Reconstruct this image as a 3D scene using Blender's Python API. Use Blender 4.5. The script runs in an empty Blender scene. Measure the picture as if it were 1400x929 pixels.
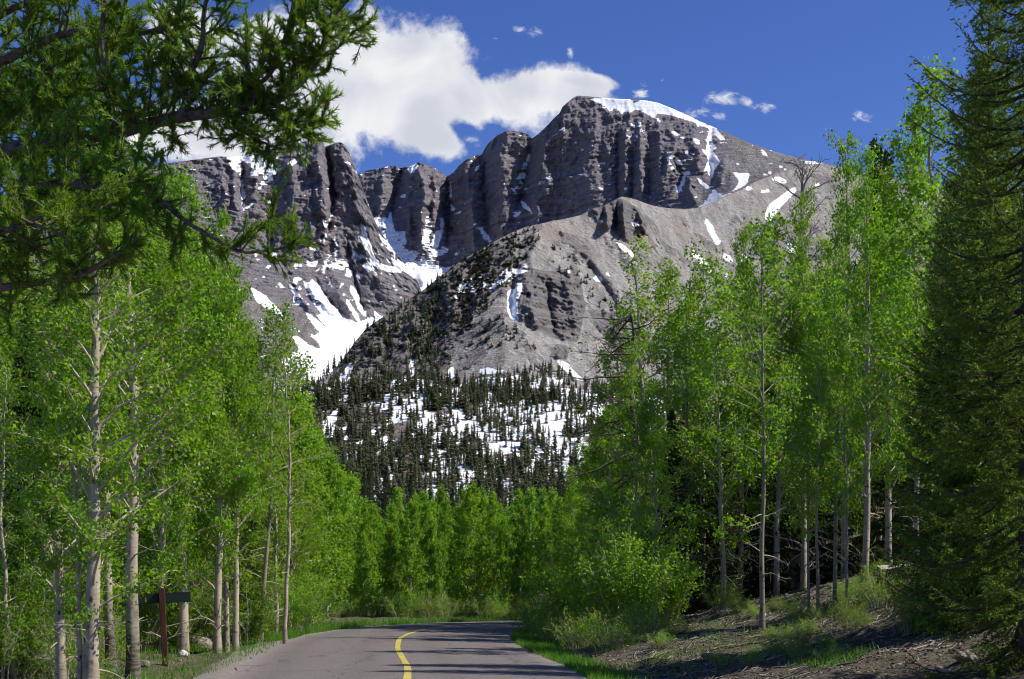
import bpy, math, random
import numpy as np
from mathutils import Vector

S = bpy.context.scene
C = S.collection
RNG = np.random.default_rng(7)
R = math.radians

# ------------------------------------------------------------------ camera, sky, sun, exposure
F = 1900.0            # focal length in photograph pixels (1400 wide)
HZ = 790.0            # horizon row of the photograph
CZ = 1.6              # eye height above the road
cam_d = bpy.data.cameras.new("camera")
cam = bpy.data.objects.new("camera", cam_d)
C.objects.link(cam)
cam.location = (0, 0, CZ)
cam.rotation_euler = (R(90), 0, 0)
cam_d.sensor_width = 36.0
cam_d.lens = 36.0 * F / 1400.0
cam_d.shift_y = (HZ - 464.5) / 1400.0
cam_d.clip_start = 0.1
cam_d.clip_end = 30000
S.camera = cam

S.view_settings.view_transform = 'Standard'
S.view_settings.look = 'None'
S.view_settings.gamma = 1
S.view_settings.exposure = 0.6
S.view_settings.use_curve_mapping = False
S.cycles.max_bounces = 8
S.cycles.diffuse_bounces = 3
S.cycles.glossy_bounces = 2
S.cycles.transmission_bounces = 4
S.cycles.use_denoising = True
S.cycles.filter_width = 1.0

SUN_AZ, SUN_EL = R(93), R(48)      # azimuth clockwise from the view direction (+Y)
sun_d = bpy.data.lights.new("sun", 'SUN')
sun_d.energy = 4.0
sun_d.angle = R(0.5)
sun_d.color = (1.0, 0.95, 0.87)
sun = bpy.data.objects.new("sun", sun_d)
C.objects.link(sun)
sv = Vector((math.sin(SUN_AZ) * math.cos(SUN_EL), math.cos(SUN_AZ) * math.cos(SUN_EL), math.sin(SUN_EL)))
sun.rotation_euler = sv.to_track_quat('Z', 'Y').to_euler()
sun.location = (200, 60, 300)


class NT:
    """small helper to wire shader nodes"""
    def __init__(self, tree):
        self.t = tree
        tree.nodes.clear()

    def n(self, kind, ins=None, **props):
        nd = self.t.nodes.new(kind)
        for k, v in props.items():
            setattr(nd, k, v)
        for k, v in (ins or {}).items():
            if isinstance(v, bpy.types.NodeSocket):
                self.t.links.new(v, nd.inputs[k])
            else:
                nd.inputs[k].default_value = v
        return nd

    def math(self, op, a, b=0.0, c=0.0, clamp=False):
        return self.n('ShaderNodeMath', {0: a, 1: b, 2: c}, operation=op, use_clamp=clamp).outputs[0]

    def ramp(self, x, a, b, smooth=True):
        return self.n('ShaderNodeMapRange', {0: x, 1: a, 2: b, 3: 0.0, 4: 1.0},
                      interpolation_type='SMOOTHSTEP' if smooth else 'LINEAR').outputs[0]

    def mix(self, f, a, b, blend='MIX'):
        nd = self.t.nodes.new('ShaderNodeMix')
        nd.data_type = 'RGBA'
        nd.blend_type = blend
        for i, v in ((0, f), (6, a), (7, b)):
            if isinstance(v, bpy.types.NodeSocket):
                self.t.links.new(v, nd.inputs[i])
            else:
                nd.inputs[i].default_value = (*v, 1) if i and len(v) == 3 else v
        return nd.outputs[2]

    def noise(self, vec, scale, detail=4, rough=0.55, dist=0.0):
        return self.n('ShaderNodeTexNoise', {'Vector': vec, 'Scale': scale, 'Detail': detail,
                                             'Roughness': rough, 'Distortion': dist}).outputs[0]

    def scaled(self, vec, s):
        return self.n('ShaderNodeVectorMath', {0: vec, 1: s}, operation='MULTIPLY').outputs[0]


def build_world():
    w = bpy.data.worlds.new("World")
    S.world = w
    w.use_nodes = True
    q = NT(w.node_tree)
    sky = q.n('ShaderNodeTexSky', sky_type='NISHITA')
    sky.sun_disc = False
    sky.sun_elevation = SUN_EL
    sky.sun_rotation = SUN_AZ
    sky.altitude = 3000
    sky.air_density = 1.0
    sky.dust_density = 0.15
    sky.ozone_density = 3.2
    hs = q.n('ShaderNodeHueSaturation', {'Hue': 0.519, 'Saturation': 1.20, 'Value': 0.74, 'Color': sky.outputs[0]})
    bg = q.n('ShaderNodeBackground', {0: hs.outputs[0], 1: 0.13})
    # clouds: banks of cloud over the range, shaped by direction and broken up by noise
    d = q.n('ShaderNodeTexCoord').outputs['Generated']
    xyz = q.n('ShaderNodeSeparateXYZ', {0: d})
    yy = q.math('MAXIMUM', xyz.outputs[1], 0.02)
    u = q.math('DIVIDE', xyz.outputs[0], yy)
    v = q.math('DIVIDE', xyz.outputs[2], yy)
    uv = q.n('ShaderNodeCombineXYZ', {0: u, 1: v, 2: 0.0}).outputs[0]
    n1 = q.noise(uv, 16.0, 8, 0.58, 0.4)
    n2 = q.noise(uv, 60.0, 6, 0.62, 0.2)
    nn = q.math('ADD', q.math('MULTIPLY', q.math('SUBTRACT', n1, 0.5), 1.5),
                q.math('MULTIPLY', q.math('SUBTRACT', n2, 0.5), 0.85))
    def blob(cx, cy, rx, ry, rot=0.0):
        m = q.n('ShaderNodeMapping', {'Vector': uv, 'Location': ((cx - 700) / F, (HZ - cy) / F, 0),
                                      'Rotation': (0, 0, R(rot)), 'Scale': (rx / F, ry / F, 1)}, vector_type='TEXTURE')
        ln = q.n('ShaderNodeVectorMath', {0: m.outputs[0]}, operation='LENGTH').outputs['Value']
        return q.math('SUBTRACT', 1.0, ln)
    def smax(lst, k):
        a = lst[0]
        for b in lst[1:]:
            a = q.math('SMOOTH_MAX', a, b, k)
        return a
    big = smax([blob(455, 115, 200, 112), blob(570, 110, 120, 88, -25), blob(660, 138, 130, 52, -8),
                blob(740, 128, 105, 42, -4), blob(790, 112, 60, 16, -6), blob(300, 175, 160, 56), blob(585, 186, 70, 32, -10), blob(250, 60, 60, 60)], 0.12)
    cut = blob(632, 178, 26, 34, 30)
    big = q.math('SUBTRACT', big, q.math('MULTIPLY', q.ramp(cut, 0.0, 0.9), 0.5))
    mbig = q.ramp(q.math('ADD', big, nn), -0.05, 0.36)
    small = smax([blob(988, 134, 30, 12), blob(1022, 140, 22, 9, -25), blob(948, 153, 24, 10), blob(1183, 161, 24, 9, -18),
                  blob(876, 128, 12, 14), blob(732, 44, 14, 8, -30), blob(708, 40, 14, 6), blob(640, 191, 18, 9),
                  blob(676, 53, 18, 4), blob(780, 70, 6, 10), blob(1048, 150, 14, 10), blob(905, 110, 5, 5), blob(985, 160, 14, 12)], 0.05)
    n3 = q.noise(q.n('ShaderNodeMapping', {'Vector': uv, 'Rotation': (0, 0, 0.35), 'Scale': (70, 120, 1)}).outputs[0], 1.0, 6, 0.65, 0.6)
    msm = q.math('MULTIPLY', q.ramp(q.math('ADD', q.math('MULTIPLY', small, 0.7), q.math('MULTIPLY', q.math('SUBTRACT', n3, 0.5), 3.4)), 0.10, 1.25), 0.85)
    msm = q.math('MULTIPLY', msm, q.ramp(small, -0.75, 0.35))
    mask = q.math('MAXIMUM', mbig, msm)
    sh = q.noise(q.n('ShaderNodeVectorMath', {0: uv, 1: (0.01, -0.012, 0)}, operation='ADD').outputs[0], 13.0, 6, 0.5, 0.3)
    sh2 = q.ramp(q.math('ADD', sh, q.math('MULTIPLY', big, 0.16)), 0.42, 0.70)
    ccol = q.mix(sh2, (0.92, 0.93, 0.96), (0.64, 0.67, 0.75))
    cb = q.n('ShaderNodeBackground', {0: ccol, 1: 0.64})
    mx = q.n('ShaderNodeMixShader', {0: mask, 1: bg.outputs[0], 2: cb.outputs[0]})
    q.n('ShaderNodeOutputWorld', {0: mx.outputs[0]})


build_world()

# ------------------------------------------------------------------ numpy helpers
def _hash(ix, iy, iz, seed):
    h = (ix.astype(np.int64) * 374761393 + iy.astype(np.int64) * 668265263 + iz.astype(np.int64) * 2147483647 + seed * 1274126177) & 0xFFFFFFFF
    h = ((h ^ (h >> 13)) * 1274126177) & 0xFFFFFFFF
    h = h ^ (h >> 16)
    return (h & 0xFFFFFF) / float(0xFFFFFF)


def vnoise(x, y, z=None, seed=0):
    if z is None:
        z = np.zeros_like(x)
    ix, iy, iz = np.floor(x), np.floor(y), np.floor(z)
    fx, fy, fz = x - ix, y - iy, z - iz
    fx = fx * fx * fx * (fx * (fx * 6 - 15) + 10)
    fy = fy * fy * fy * (fy * (fy * 6 - 15) + 10)
    fz = fz * fz * fz * (fz * (fz * 6 - 15) + 10)
    o = 0
    for a in (0, 1):
        for b in (0, 1):
            for c in (0, 1):
                w = (fx if a else 1 - fx) * (fy if b else 1 - fy) * (fz if c else 1 - fz)
                o = o + w * _hash(ix + a, iy + b, iz + c, seed)
    return o * 2 - 1


def fbm(x, y, z=None, octv=5, seed=0, gain=0.5, lac=2.03):
    o, a, n = 0, 1.0, 0.0
    for i in range(octv):
        o = o + a * vnoise(x * lac ** i, y * lac ** i, None if z is None else z * lac ** i, seed + i * 17)
        n += a
        a *= gain
    return o / n


def ridged(x, y, z=None, octv=4, seed=0, gain=0.5):
    o, a, n = 0, 1.0, 0.0
    for i in range(octv):
        o = o + a * (1 - 2 * np.abs(vnoise(x * 2.03 ** i, y * 2.03 ** i, None if z is None else z * 2.03 ** i, seed + i * 31)))
        n += a
        a *= gain
    return o / n


def nrm(a):
    return a / np.maximum(np.linalg.norm(a, axis=-1, keepdims=True), 1e-9)


def smooth01(a, b, x):
    t = np.clip((x - a) / (b - a), 0, 1)
    return t * t * (3 - 2 * t)


def link(name, me, parent=None):
    o = bpy.data.objects.new(name, me)
    C.objects.link(o)
    if parent is not None:
        o.parent = parent
    return o


def mesh(name, V, polys, mats, smooth=False, attrs=None, mi=None):
    """polys: list of int arrays (n,k)"""
    V = np.ascontiguousarray(V, dtype=np.float32)
    me = bpy.data.meshes.new(name)
    me.vertices.add(len(V))
    me.vertices.foreach_set('co', V.ravel())
    polys = [np.asarray(p, dtype=np.int32) for p in polys if len(p)]
    nl = sum(p.size for p in polys)
    npoly = sum(len(p) for p in polys)
    me.loops.add(nl)
    me.polygons.add(npoly)
    me.loops.foreach_set('vertex_index', np.concatenate([p.ravel() for p in polys]))
    tot = np.concatenate([np.full(len(p), p.shape[1], dtype=np.int32) for p in polys])
    st = np.concatenate([[0], np.cumsum(tot)[:-1]]).astype(np.int32)
    me.polygons.foreach_set('loop_start', st)
    try:
        me.polygons.foreach_set('loop_total', tot)
    except Exception:
        pass
    if smooth:
        me.polygons.foreach_set('use_smooth', np.ones(npoly, dtype=bool))
    for m in (mats if isinstance(mats, (list, tuple)) else [mats]):
        me.materials.append(m)
    if mi is not None:
        me.polygons.foreach_set('material_index', np.asarray(mi, dtype=np.int32))
    for k, a in (attrs or {}).items():
        at = me.attributes.new(k, 'FLOAT', 'POINT')
        at.data.foreach_set('value', np.asarray(a, dtype=np.float32).ravel())
    me.update(calc_edges=True)
    me.validate()
    return me


class Geo:
    """collects tubes, quads and triangles for one mesh"""
    def __init__(self):
        self.V, self.P, self.n = [], [], 0
        self.tip = []

    def add(self, V, *polys):
        V = np.asarray(V, dtype=np.float64).reshape(-1, 3)
        for p in polys:
            self.P.append(np.asarray(p, dtype=np.int64) + self.n)
        self.V.append(V)
        self.n += len(V)

    def tube(self, pts, rad, k=6, cap=True, wob=0.0):
        pts = np.asarray(pts, dtype=float)
        rad = np.broadcast_to(np.asarray(rad, dtype=float), (len(pts),))
        t = nrm(np.gradient(pts, axis=0))
        ref = np.array([0.0, 0.0, 1.0]) if abs(t[0, 2]) < 0.9 else np.array([1.0, 0.0, 0.0])
        a = nrm(np.cross(t, ref))
        b = np.cross(t, a)
        ang = np.arange(k) * 2 * math.pi / k
        rr = rad[:, None] * (1 + (wob * np.sin(ang * 3 + np.arange(len(pts))[:, None] * 1.7) if wob else 0))
        V = pts[:, None, :] + rr[..., None] * (np.cos(ang)[None, :, None] * a[:, None, :] + np.sin(ang)[None, :, None] * b[:, None, :])
        i = np.arange(len(pts) - 1)[:, None] * k
        j = np.arange(k)[None, :]
        q = np.stack([i + j, i + (j + 1) % k, i + k + (j + 1) % k, i + k + j], -1).reshape(-1, 4)
        if cap:
            self.add(V, q, np.arange(k)[None, ::-1], ((len(pts) - 1) * k + np.arange(k))[None, :])
        else:
            self.add(V, q)

    def leaves(self, P, size, rng, up=0.35, asp=0.85):
        n = len(P)
        if not n:
            return
        nr = nrm(rng.normal(size=(n, 3)) + np.array([0, 0, up]))
        a = nrm(np.cross(nr, rng.normal(size=(n, 3))))
        b = np.cross(nr, a)
        s = np.asarray(size).reshape(-1, 1) * np.ones((n, 1))
        V = np.stack([P + a * s * .5, P + b * s * .5 * asp + nr * s * .06, P - a * s * .5, P - b * s * .5 * asp + nr * s * .06], 1)
        self.add(V, np.arange(n * 4).reshape(n, 4))

    def blades(self, P, D, L, W, rng):
        n = len(P)
        if not n:
            return
        D = nrm(D)
        sd = nrm(np.cross(D, rng.normal(size=(n, 3))))
        L = np.asarray(L).reshape(-1, 1) * np.ones((n, 1))
        W = np.asarray(W).reshape(-1, 1) * np.ones((n, 1))
        V = np.stack([P - sd * W * .5, P + sd * W * .5, P + D * L], 1)
        self.add(V, np.arange(n * 3).reshape(n, 3))

    def needles(self, p0, p1, dens, spread, L, W, rng, mind=3, age=None):
        """needle blades set round the segments p0-p1"""
        p0, p1 = np.asarray(p0), np.asarray(p1)
        ln = np.linalg.norm(p1 - p0, axis=1)
        cnt = np.maximum((ln * dens).astype(int), mind)
        idx = np.repeat(np.arange(len(p0)), cnt)
        t = rng.random(len(idx))[:, None]
        P = p0[idx] + (p1 - p0)[idx] * t
        self.tip.append(np.repeat(t[:, 0] * (1.0 if age is None else np.asarray(age)[idx]), 3))
        ax = nrm(p1 - p0)[idx]
        rd = rng.normal(size=(len(idx), 3))
        rd = nrm(rd - ax * np.sum(rd * ax, 1, keepdims=True))
        D = ax + rd * (spread * (0.6 + 0.8 * rng.random((len(idx), 1))))
        self.blades(P, D, L * (0.7 + 0.6 * rng.random(len(idx))), W, rng)

    def box(self, lo, hi, bev=0.0):
        (x0, y0, z0), (x1, y1, z1) = lo, hi
        V = [(x, y, z) for z in (z0, z1) for (x, y) in ((x0, y0), (x1, y0), (x1, y1), (x0, y1))]
        self.add(V, [[3, 2, 1, 0], [4, 5, 6, 7], [0, 1, 5, 4], [1, 2, 6, 5], [2, 3, 7, 6], [3, 0, 4, 7]])

    def mesh(self, name, mats, smooth=False, attrs=None):
        by = {}
        for p in self.P:
            by.setdefault(p.shape[1], []).append(p)
        return mesh(name, np.concatenate(self.V), [np.concatenate(v) for v in by.values()], mats, smooth, attrs)


def tag(o, label=None, cat=None, group=None, kind=None):
    for k, v in (('label', label), ('category', cat), ('group', group), ('kind', kind)):
        if v:
            o[k] = v
    return o


def empty(name, loc, rz=0.0, sc=1.0):
    o = bpy.data.objects.new(name, None)
    C.objects.link(o)
    o.location = loc
    o.rotation_euler = (0, 0, rz)
    o.scale = (sc, sc, sc) if not hasattr(sc, '__len__') else sc
    o.empty_display_size = 0.2
    return o


def spawn(proto, name, loc, rz=0.0, sc=1.0, lean=(0, 0)):
    """a new thing made of the part meshes of a prototype (meshes shared)"""
    o = empty(name, loc, rz, sc)
    o.rotation_euler = (lean[0], lean[1], rz)
    for pn, me in proto:
        link(pn, me, o)
    return o


# ------------------------------------------------------------------ materials
def new_mat(name):
    m = bpy.data.materials.new(name)
    m.use_nodes = True
    return m, NT(m.node_tree)


def leaf_mat(name, lo, hi, trans=0.45, rough=0.45, tcol=None, spec=0.16, tipc=None):
    m, q = new_mat(name)
    g = q.n('ShaderNodeNewGeometry')
    oi = q.n('ShaderNodeObjectInfo')
    f = q.math('ADD', q.math('MULTIPLY', g.outputs['Random Per Island'], 0.75), q.math('MULTIPLY', oi.outputs['Random'], 0.3))
    col = q.mix(f, lo, hi)
    # no two trees have quite the same green
    v = q.math('ADD', q.math('MULTIPLY', q.math('FRACT', q.math('MULTIPLY', oi.outputs['Random'], 7.31)), 0.46), 0.76)
    hue = q.math('ADD', q.math('MULTIPLY', q.math('FRACT', q.math('MULTIPLY', oi.outputs['Random'], 13.7)), 0.026), 0.485)
    col = q.n('ShaderNodeHueSaturation', {'Hue': hue, 'Saturation': 1.0, 'Value': v, 'Color': col}).outputs[0]
    if tipc:
        tp = q.n('ShaderNodeAttribute', attribute_name='tip').outputs['Fac']
        col = q.mix(q.math('MULTIPLY', q.ramp(tp, 0.45, 1.0), 0.85), col, tipc)
    p = q.n('ShaderNodeBsdfPrincipled', {'Base Color': col, 'Roughness': rough, 'Specular IOR Level': spec})
    tc = q.mix(0.5, col, tcol or hi)
    t = q.n('ShaderNodeBsdfTranslucent', {'Color': tc})
    mx = q.n('ShaderNodeMixShader', {0: trans, 1: p.outputs[0], 2: t.outputs[0]})
    q.n('ShaderNodeOutputMaterial', {0: mx.outputs[0]})
    return m


def bark_aspen_mat(name='aspen_bark', base=(0.45, 0.39, 0.285), dark=(0.05, 0.045, 0.04), rough=0.6, rough_top=1.7):
    m, q = new_mat(name)
    tc = q.n('ShaderNodeTexCoord').outputs['Object']
    oi = q.n('ShaderNodeObjectInfo').outputs['Random']
    off = q.n('ShaderNodeVectorMath', {0: tc, 1: q.n('ShaderNodeCombineXYZ', {0: q.math('MULTIPLY', oi, 37.0), 1: 0.0, 2: q.math('MULTIPLY', oi, 11.0)}).outputs[0]}, operation='ADD').outputs[0]
    big = q.noise(q.scaled(off, (5, 5, 2.2)), 1.0, 4, 0.6)
    scar = q.noise(q.scaled(off, (7, 7, 26)), 1.0, 3, 0.5)
    knot = q.n('ShaderNodeTexVoronoi', {'Vector': q.scaled(off, (5.5, 5.5, 3.0)), 'Scale': 1.0}).outputs['Distance']
    z = q.n('ShaderNodeSeparateXYZ', {0: tc}).outputs[2]
    low = q.ramp(q.math('ADD', z, q.math('MULTIPLY', big, 1.6)), rough_top, rough_top - 1.2)
    col = q.mix(q.ramp(big, 0.3, 0.7), tuple(c * 0.68 for c in base), base)
    col = q.mix(q.ramp(scar, 0.62, 0.72), col, dark)
    col = q.mix(q.ramp(knot, 0.20, 0.10), col, dark)
    col = q.mix(q.math('MULTIPLY', low, rough), col, q.mix(q.ramp(scar, 0.40, 0.60), (0.17, 0.145, 0.115), (0.055, 0.045, 0.038)))
    bmp = q.n('ShaderNodeBump', {'Height': q.math('ADD', scar, big), 'Strength': 0.35, 'Distance': 0.02})
    p = q.n('ShaderNodeBsdfPrincipled', {'Base Color': col, 'Roughness': 0.85, 'Specular IOR Level': 0.2, 'Normal': bmp.outputs[0]})
    q.n('ShaderNodeOutputMaterial', {0: p.outputs[0]})
    return m


def bark_mat(name, a, b, sc=(20, 20, 4)):
    m, q = new_mat(name)
    tc = q.n('ShaderNodeTexCoord').outputs['Object']
    n = q.noise(q.scaled(tc, sc), 1.0, 5, 0.65)
    col = q.mix(q.ramp(n, 0.3, 0.7), a, b)
    bmp = q.n('ShaderNodeBump', {'Height': n, 'Strength': 0.8, 'Distance': 0.03})
    p = q.n('ShaderNodeBsdfPrincipled', {'Base Color': col, 'Roughness': 0.9, 'Specular IOR Level': 0.2, 'Normal': bmp.outputs[0]})
    q.n('ShaderNodeOutputMaterial', {0: p.outputs[0]})
    return m


M = {}
M['aspen_leaf'] = leaf_mat('aspen_leaf', (0.072, 0.170, 0.008), (0.240, 0.430, 0.024), 0.50, 0.40, (0.36, 0.62, 0.012))
M['young_leaf'] = leaf_mat('young_aspen_leaf', (0.125, 0.260, 0.014), (0.250, 0.440, 0.032), 0.50, 0.45, (0.36, 0.62, 0.018))
M['dull_leaf'] = leaf_mat('dull_shrub_leaf', (0.070, 0.150, 0.022), (0.150, 0.265, 0.040), 0.40, 0.5, (0.14, 0.27, 0.03))  # duller, greyer green than the aspen leaves
M['spruce_needle'] = leaf_mat('spruce_needle', (0.055, 0.105, 0.016), (0.190, 0.290, 0.038), 0.34, 0.5, (0.27, 0.42, 0.02), tipc=(0.27, 0.39, 0.040))
M['fir_needle'] = leaf_mat('fir_needle', (0.020, 0.040, 0.015), (0.062, 0.090, 0.026), 0.14, 0.6, (0.05, 0.09, 0.02))
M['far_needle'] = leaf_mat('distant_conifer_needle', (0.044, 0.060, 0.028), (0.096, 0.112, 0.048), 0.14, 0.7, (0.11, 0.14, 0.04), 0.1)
M['pine_needle'] = leaf_mat('pine_needle', (0.075, 0.170, 0.014), (0.230, 0.390, 0.040), 0.42, 0.4, (0.34, 0.56, 0.02))
M['grass'] = leaf_mat('grass_blade', (0.070, 0.165, 0.016), (0.150, 0.285, 0.030), 0.4, 0.5, (0.14, 0.36, 0.02))
M['aspen_bark'] = bark_aspen_mat()
M['grey_bark'] = bark_aspen_mat('grey_aspen_bark', (0.30, 0.275, 0.185), (0.05, 0.05, 0.04))
M['rough_aspen_bark'] = bark_aspen_mat('rough_based_aspen_bark', rough=0.95, rough_top=2.6)
M['twig'] = bark_mat('twig_bark', (0.33, 0.285, 0.21), (0.54, 0.47, 0.36), (9, 9, 9))
M['conifer_bark'] = bark_mat('conifer_bark', (0.045, 0.035, 0.028), (0.14, 0.11, 0.09))
M['pine_bark'] = bark_mat('pine_limb_bark', (0.055, 0.042, 0.034), (0.20, 0.165, 0.14), (14, 14, 14))
M['dead_wood'] = bark_mat('weathered_dead_wood', (0.12, 0.10, 0.09), (0.36, 0.33, 0.30), (12, 12, 5))
M['dark_dead'] = bark_mat('dark_dead_wood', (0.045, 0.033, 0.028), (0.15, 0.115, 0.10), (16, 16, 5))
M['log'] = bark_mat('fallen_wood', (0.16, 0.125, 0.095), (0.46, 0.40, 0.33), (6, 18, 18))
# ------------------------------------------------------------------ ground and road
def catmull(P, n=40):
    P = np.asarray(P, float)
    P = np.vstack([2 * P[0] - P[1], P, 2 * P[-1] - P[-2]])
    out = []
    for i in range(1, len(P) - 2):
        t = np.linspace(0, 1, n, endpoint=False)[:, None]
        a, b, c, d = P[i - 1], P[i], P[i + 1], P[i + 2]
        out.append(0.5 * (2 * b + (c - a) * t + (2 * a - 5 * b + 4 * c - d) * t * t + (3 * b - a - 3 * c + d) * t ** 3))
    out.append(P[-2][None])
    return np.concatenate(out)


ROADC = catmull([(-0.6, -30), (-0.75, -8), (-1.0, 8), (-1.65, 22), (-2.55, 31), (-2.85, 38), (-2.0, 44.2), (0.6, 48.6), (5, 51.6), (13, 54.5), (24, 58.5), (40, 66), (90, 92), (150, 125)], 60)
seg = np.linalg.norm(np.diff(ROADC, axis=0), axis=1)
arc = np.concatenate([[0], np.cumsum(seg)])
sN = int(arc[-1] / 0.35)
sS = np.linspace(0, arc[-1], sN)
ROADC = np.stack([np.interp(sS, arc, ROADC[:, 0]), np.interp(sS, arc, ROADC[:, 1])], 1)
ROADT = nrm(np.gradient(ROADC, axis=0))
ROADN = np.stack([ROADT[:, 1], -ROADT[:, 0]], 1)      # to the right of travel
HALF = 2.95


def road_d(x, y):
    """signed distance to the road centre line, right of travel positive"""
    x, y = np.asarray(x, float), np.asarray(y, float)
    sh = x.shape
    x, y = x.ravel(), y.ravel()
    out = np.full(x.shape, 1e4)
    near = (np.abs(x) < 120) & (y > -60) & (y < 160)
    ii = np.nonzero(near)[0]
    sub = ROADC[::2]
    for k in range(0, len(ii), 20000):
        j = ii[k:k + 20000]
        dx = x[j][:, None] - sub[None, :, 0]
        dy = y[j][:, None] - sub[None, :, 1]
        m = np.argmin(dx * dx + dy * dy, 1)
        r = np.arange(len(j))
        ddx, ddy = dx[r, m], dy[r, m]
        nn_ = ROADN[::2][m]
        sgn = np.where(ddx * nn_[:, 0] + ddy * nn_[:, 1] >= 0, 1, -1)
        out[j] = sgn * np.sqrt(ddx * ddx + ddy * ddy)
    out[~near] = np.where((x[~near] > 0) & (y[~near] < 80 + 0.55 * x[~near]), 1e3, -1e3)
    return out.reshape(sh)


def ground_z(x, y):
    x, y = np.asarray(x, float), np.asarray(y, float)
    d = road_d(x, y)
    r = np.clip(d - HALF, 0, None)
    l = np.clip(-d - HALF, 0, None)
    bump = fbm(x * 0.35, y * 0.35, octv=4, seed=3) * 0.16 + fbm(x * 1.6, y * 1.6, octv=4, seed=5, gain=.6) * 0.13
    rr = np.minimum(r, 14)
    zr = -0.10 * smooth01(0, 0.7, r) + 0.115 * np.clip(rr - 0.5, 0, None) + 0.0085 * np.clip(rr - 0.5, 0, None) ** 2 + 0.06 * np.clip(r - 14, 0, 60)
    zr = zr * (1 - smooth01(44, 62, y) * 0.5)
    zl = -0.12 * smooth01(0.1, 1.0, l) + 0.10 * smooth01(1.2, 3.5, l) + 0.012 * np.clip(l - 3, 0, 30)
    far = 0.042 * np.clip(y - 62, 0, 330)
    z = np.where(d > 0, zr, zl) + far + bump * smooth01(0.15, 1.6, np.abs(d) - HALF)
    return np.where(np.abs(d) < HALF - 0.30, -0.05, z - 0.015)


def gz(x, y):
    return float(ground_z(np.array([x]), np.array([y]))[0])


def axis_pts(lo, hi, fine, mid_lo, mid_hi, mid, far):
    a = list(np.arange(lo, hi + 1e-6, fine))
    r = list(np.arange(hi + mid, mid_hi + 1e-6, mid))
    l = list(np.arange(lo - mid, mid_lo - 1e-6, -mid))[::-1]
    gr = [mid_hi + far * (1.45 ** k - 1) for k in range(1, 60) if far * (1.45 ** k - 1) < 9500]
    gl = [mid_lo - far * (1.45 ** k - 1) for k in range(1, 60) if far * (1.45 ** k - 1) < 9500][::-1]
    return np.array(gl + l + a + r + gr)


def grid_faces(nr, nc):
    i = np.arange(nr - 1)[:, None] * nc
    j = np.arange(nc - 1)[None, :]
    return np.stack([i + j, i + j + 1, i + nc + j + 1, i + nc + j], -1).reshape(-1, 4)


def ground_mat():
    m, q = new_mat('forest_floor')
    pos = q.n('ShaderNodeNewGeometry').outputs['Position']
    big = q.noise(pos, 0.55, 5, 0.6)
    med = q.noise(pos, 4.0, 5, 0.65)
    fine = q.noise(pos, 30.0, 4, 0.7)
    st = q.noise(q.n('ShaderNodeMapping', {'Vector': pos, 'Rotation': (0, 0, 0.5), 'Scale': (10, 46, 14)}).outputs[0], 1.0, 3, 0.6)
    col = q.mix(q.ramp(med, 0.3, 0.7), (0.042, 0.034, 0.024), (0.128, 0.108, 0.072))
    col = q.mix(q.math('MULTIPLY', q.ramp(fine, 0.52, 0.72), 0.75), col, (0.34, 0.29, 0.23))
    col = q.mix(q.math('MULTIPLY', q.ramp(st, 0.62, 0.72), 0.8), col, (0.42, 0.37, 0.30))
    g = q.n('ShaderNodeAttribute', attribute_name='grass').outputs['Fac']
    gf = q.ramp(q.math('ADD', g, q.math('MULTIPLY', q.math('SUBTRACT', big, 0.5), 1.5)), 0.45, 0.7)
    gcol = q.mix(q.ramp(fine, 0.35, 0.7), (0.035, 0.075, 0.014), (0.10, 0.17, 0.035))
    col = q.mix(q.math('MULTIPLY', gf, 0.8), col, gcol)
    gr = q.n('ShaderNodeAttribute', attribute_name='gravel').outputs['Fac']
    grc = q.mix(q.ramp(fine, 0.35, 0.65), (0.17, 0.15, 0.13), (0.36, 0.32, 0.28))
    col = q.mix(q.ramp(q.math('ADD', gr, q.math('MULTIPLY', q.math('SUBTRACT', med, 0.5), 0.9)), 0.45, 0.7), col, grc)
    h = q.math('ADD', q.math('MULTIPLY', med, 0.7), q.math('MULTIPLY', fine, 0.4))
    bmp = q.n('ShaderNodeBump', {'Height': h, 'Strength': 0.9, 'Distance': 0.09})
    p = q.n('ShaderNodeBsdfPrincipled', {'Base Color': col, 'Roughness': 0.95, 'Specular IOR Level': 0.15, 'Normal': bmp.outputs[0]})
    q.n('ShaderNodeOutputMaterial', {0: p.outputs[0]})
    return m


def build_ground():
    xs = axis_pts(-14, 18, 0.22, -70, 70, 1.5, 12)
    ys = axis_pts(16, 60, 0.25, -40, 150, 1.5, 12)
    X, Y = np.meshgrid(xs, ys)
    Z = ground_z(X, Y)
    d = road_d(X, Y)
    e = np.abs(d) - HALF
    grass = 0.30 + 0.40 * smooth01(1.2, 0.1, e) * (e > 0)
    grass = np.where(d < 0, 0.45, grass)
    grass = np.where(Y > 50, 0.62, grass)
    gravel = np.where((d < 0) & (Y < 46), smooth01(1.4, 0.3, e) * 0.85, smooth01(0.18, 0.02, e) * 0.4)
    o = link('ground', mesh('ground', np.stack([X, Y, Z], -1).reshape(-1, 3), [grid_faces(len(ys), len(xs))], ground_mat(), True,
                            {'grass': grass, 'gravel': gravel}))
    tag(o, kind='structure')


build_ground()


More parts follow.
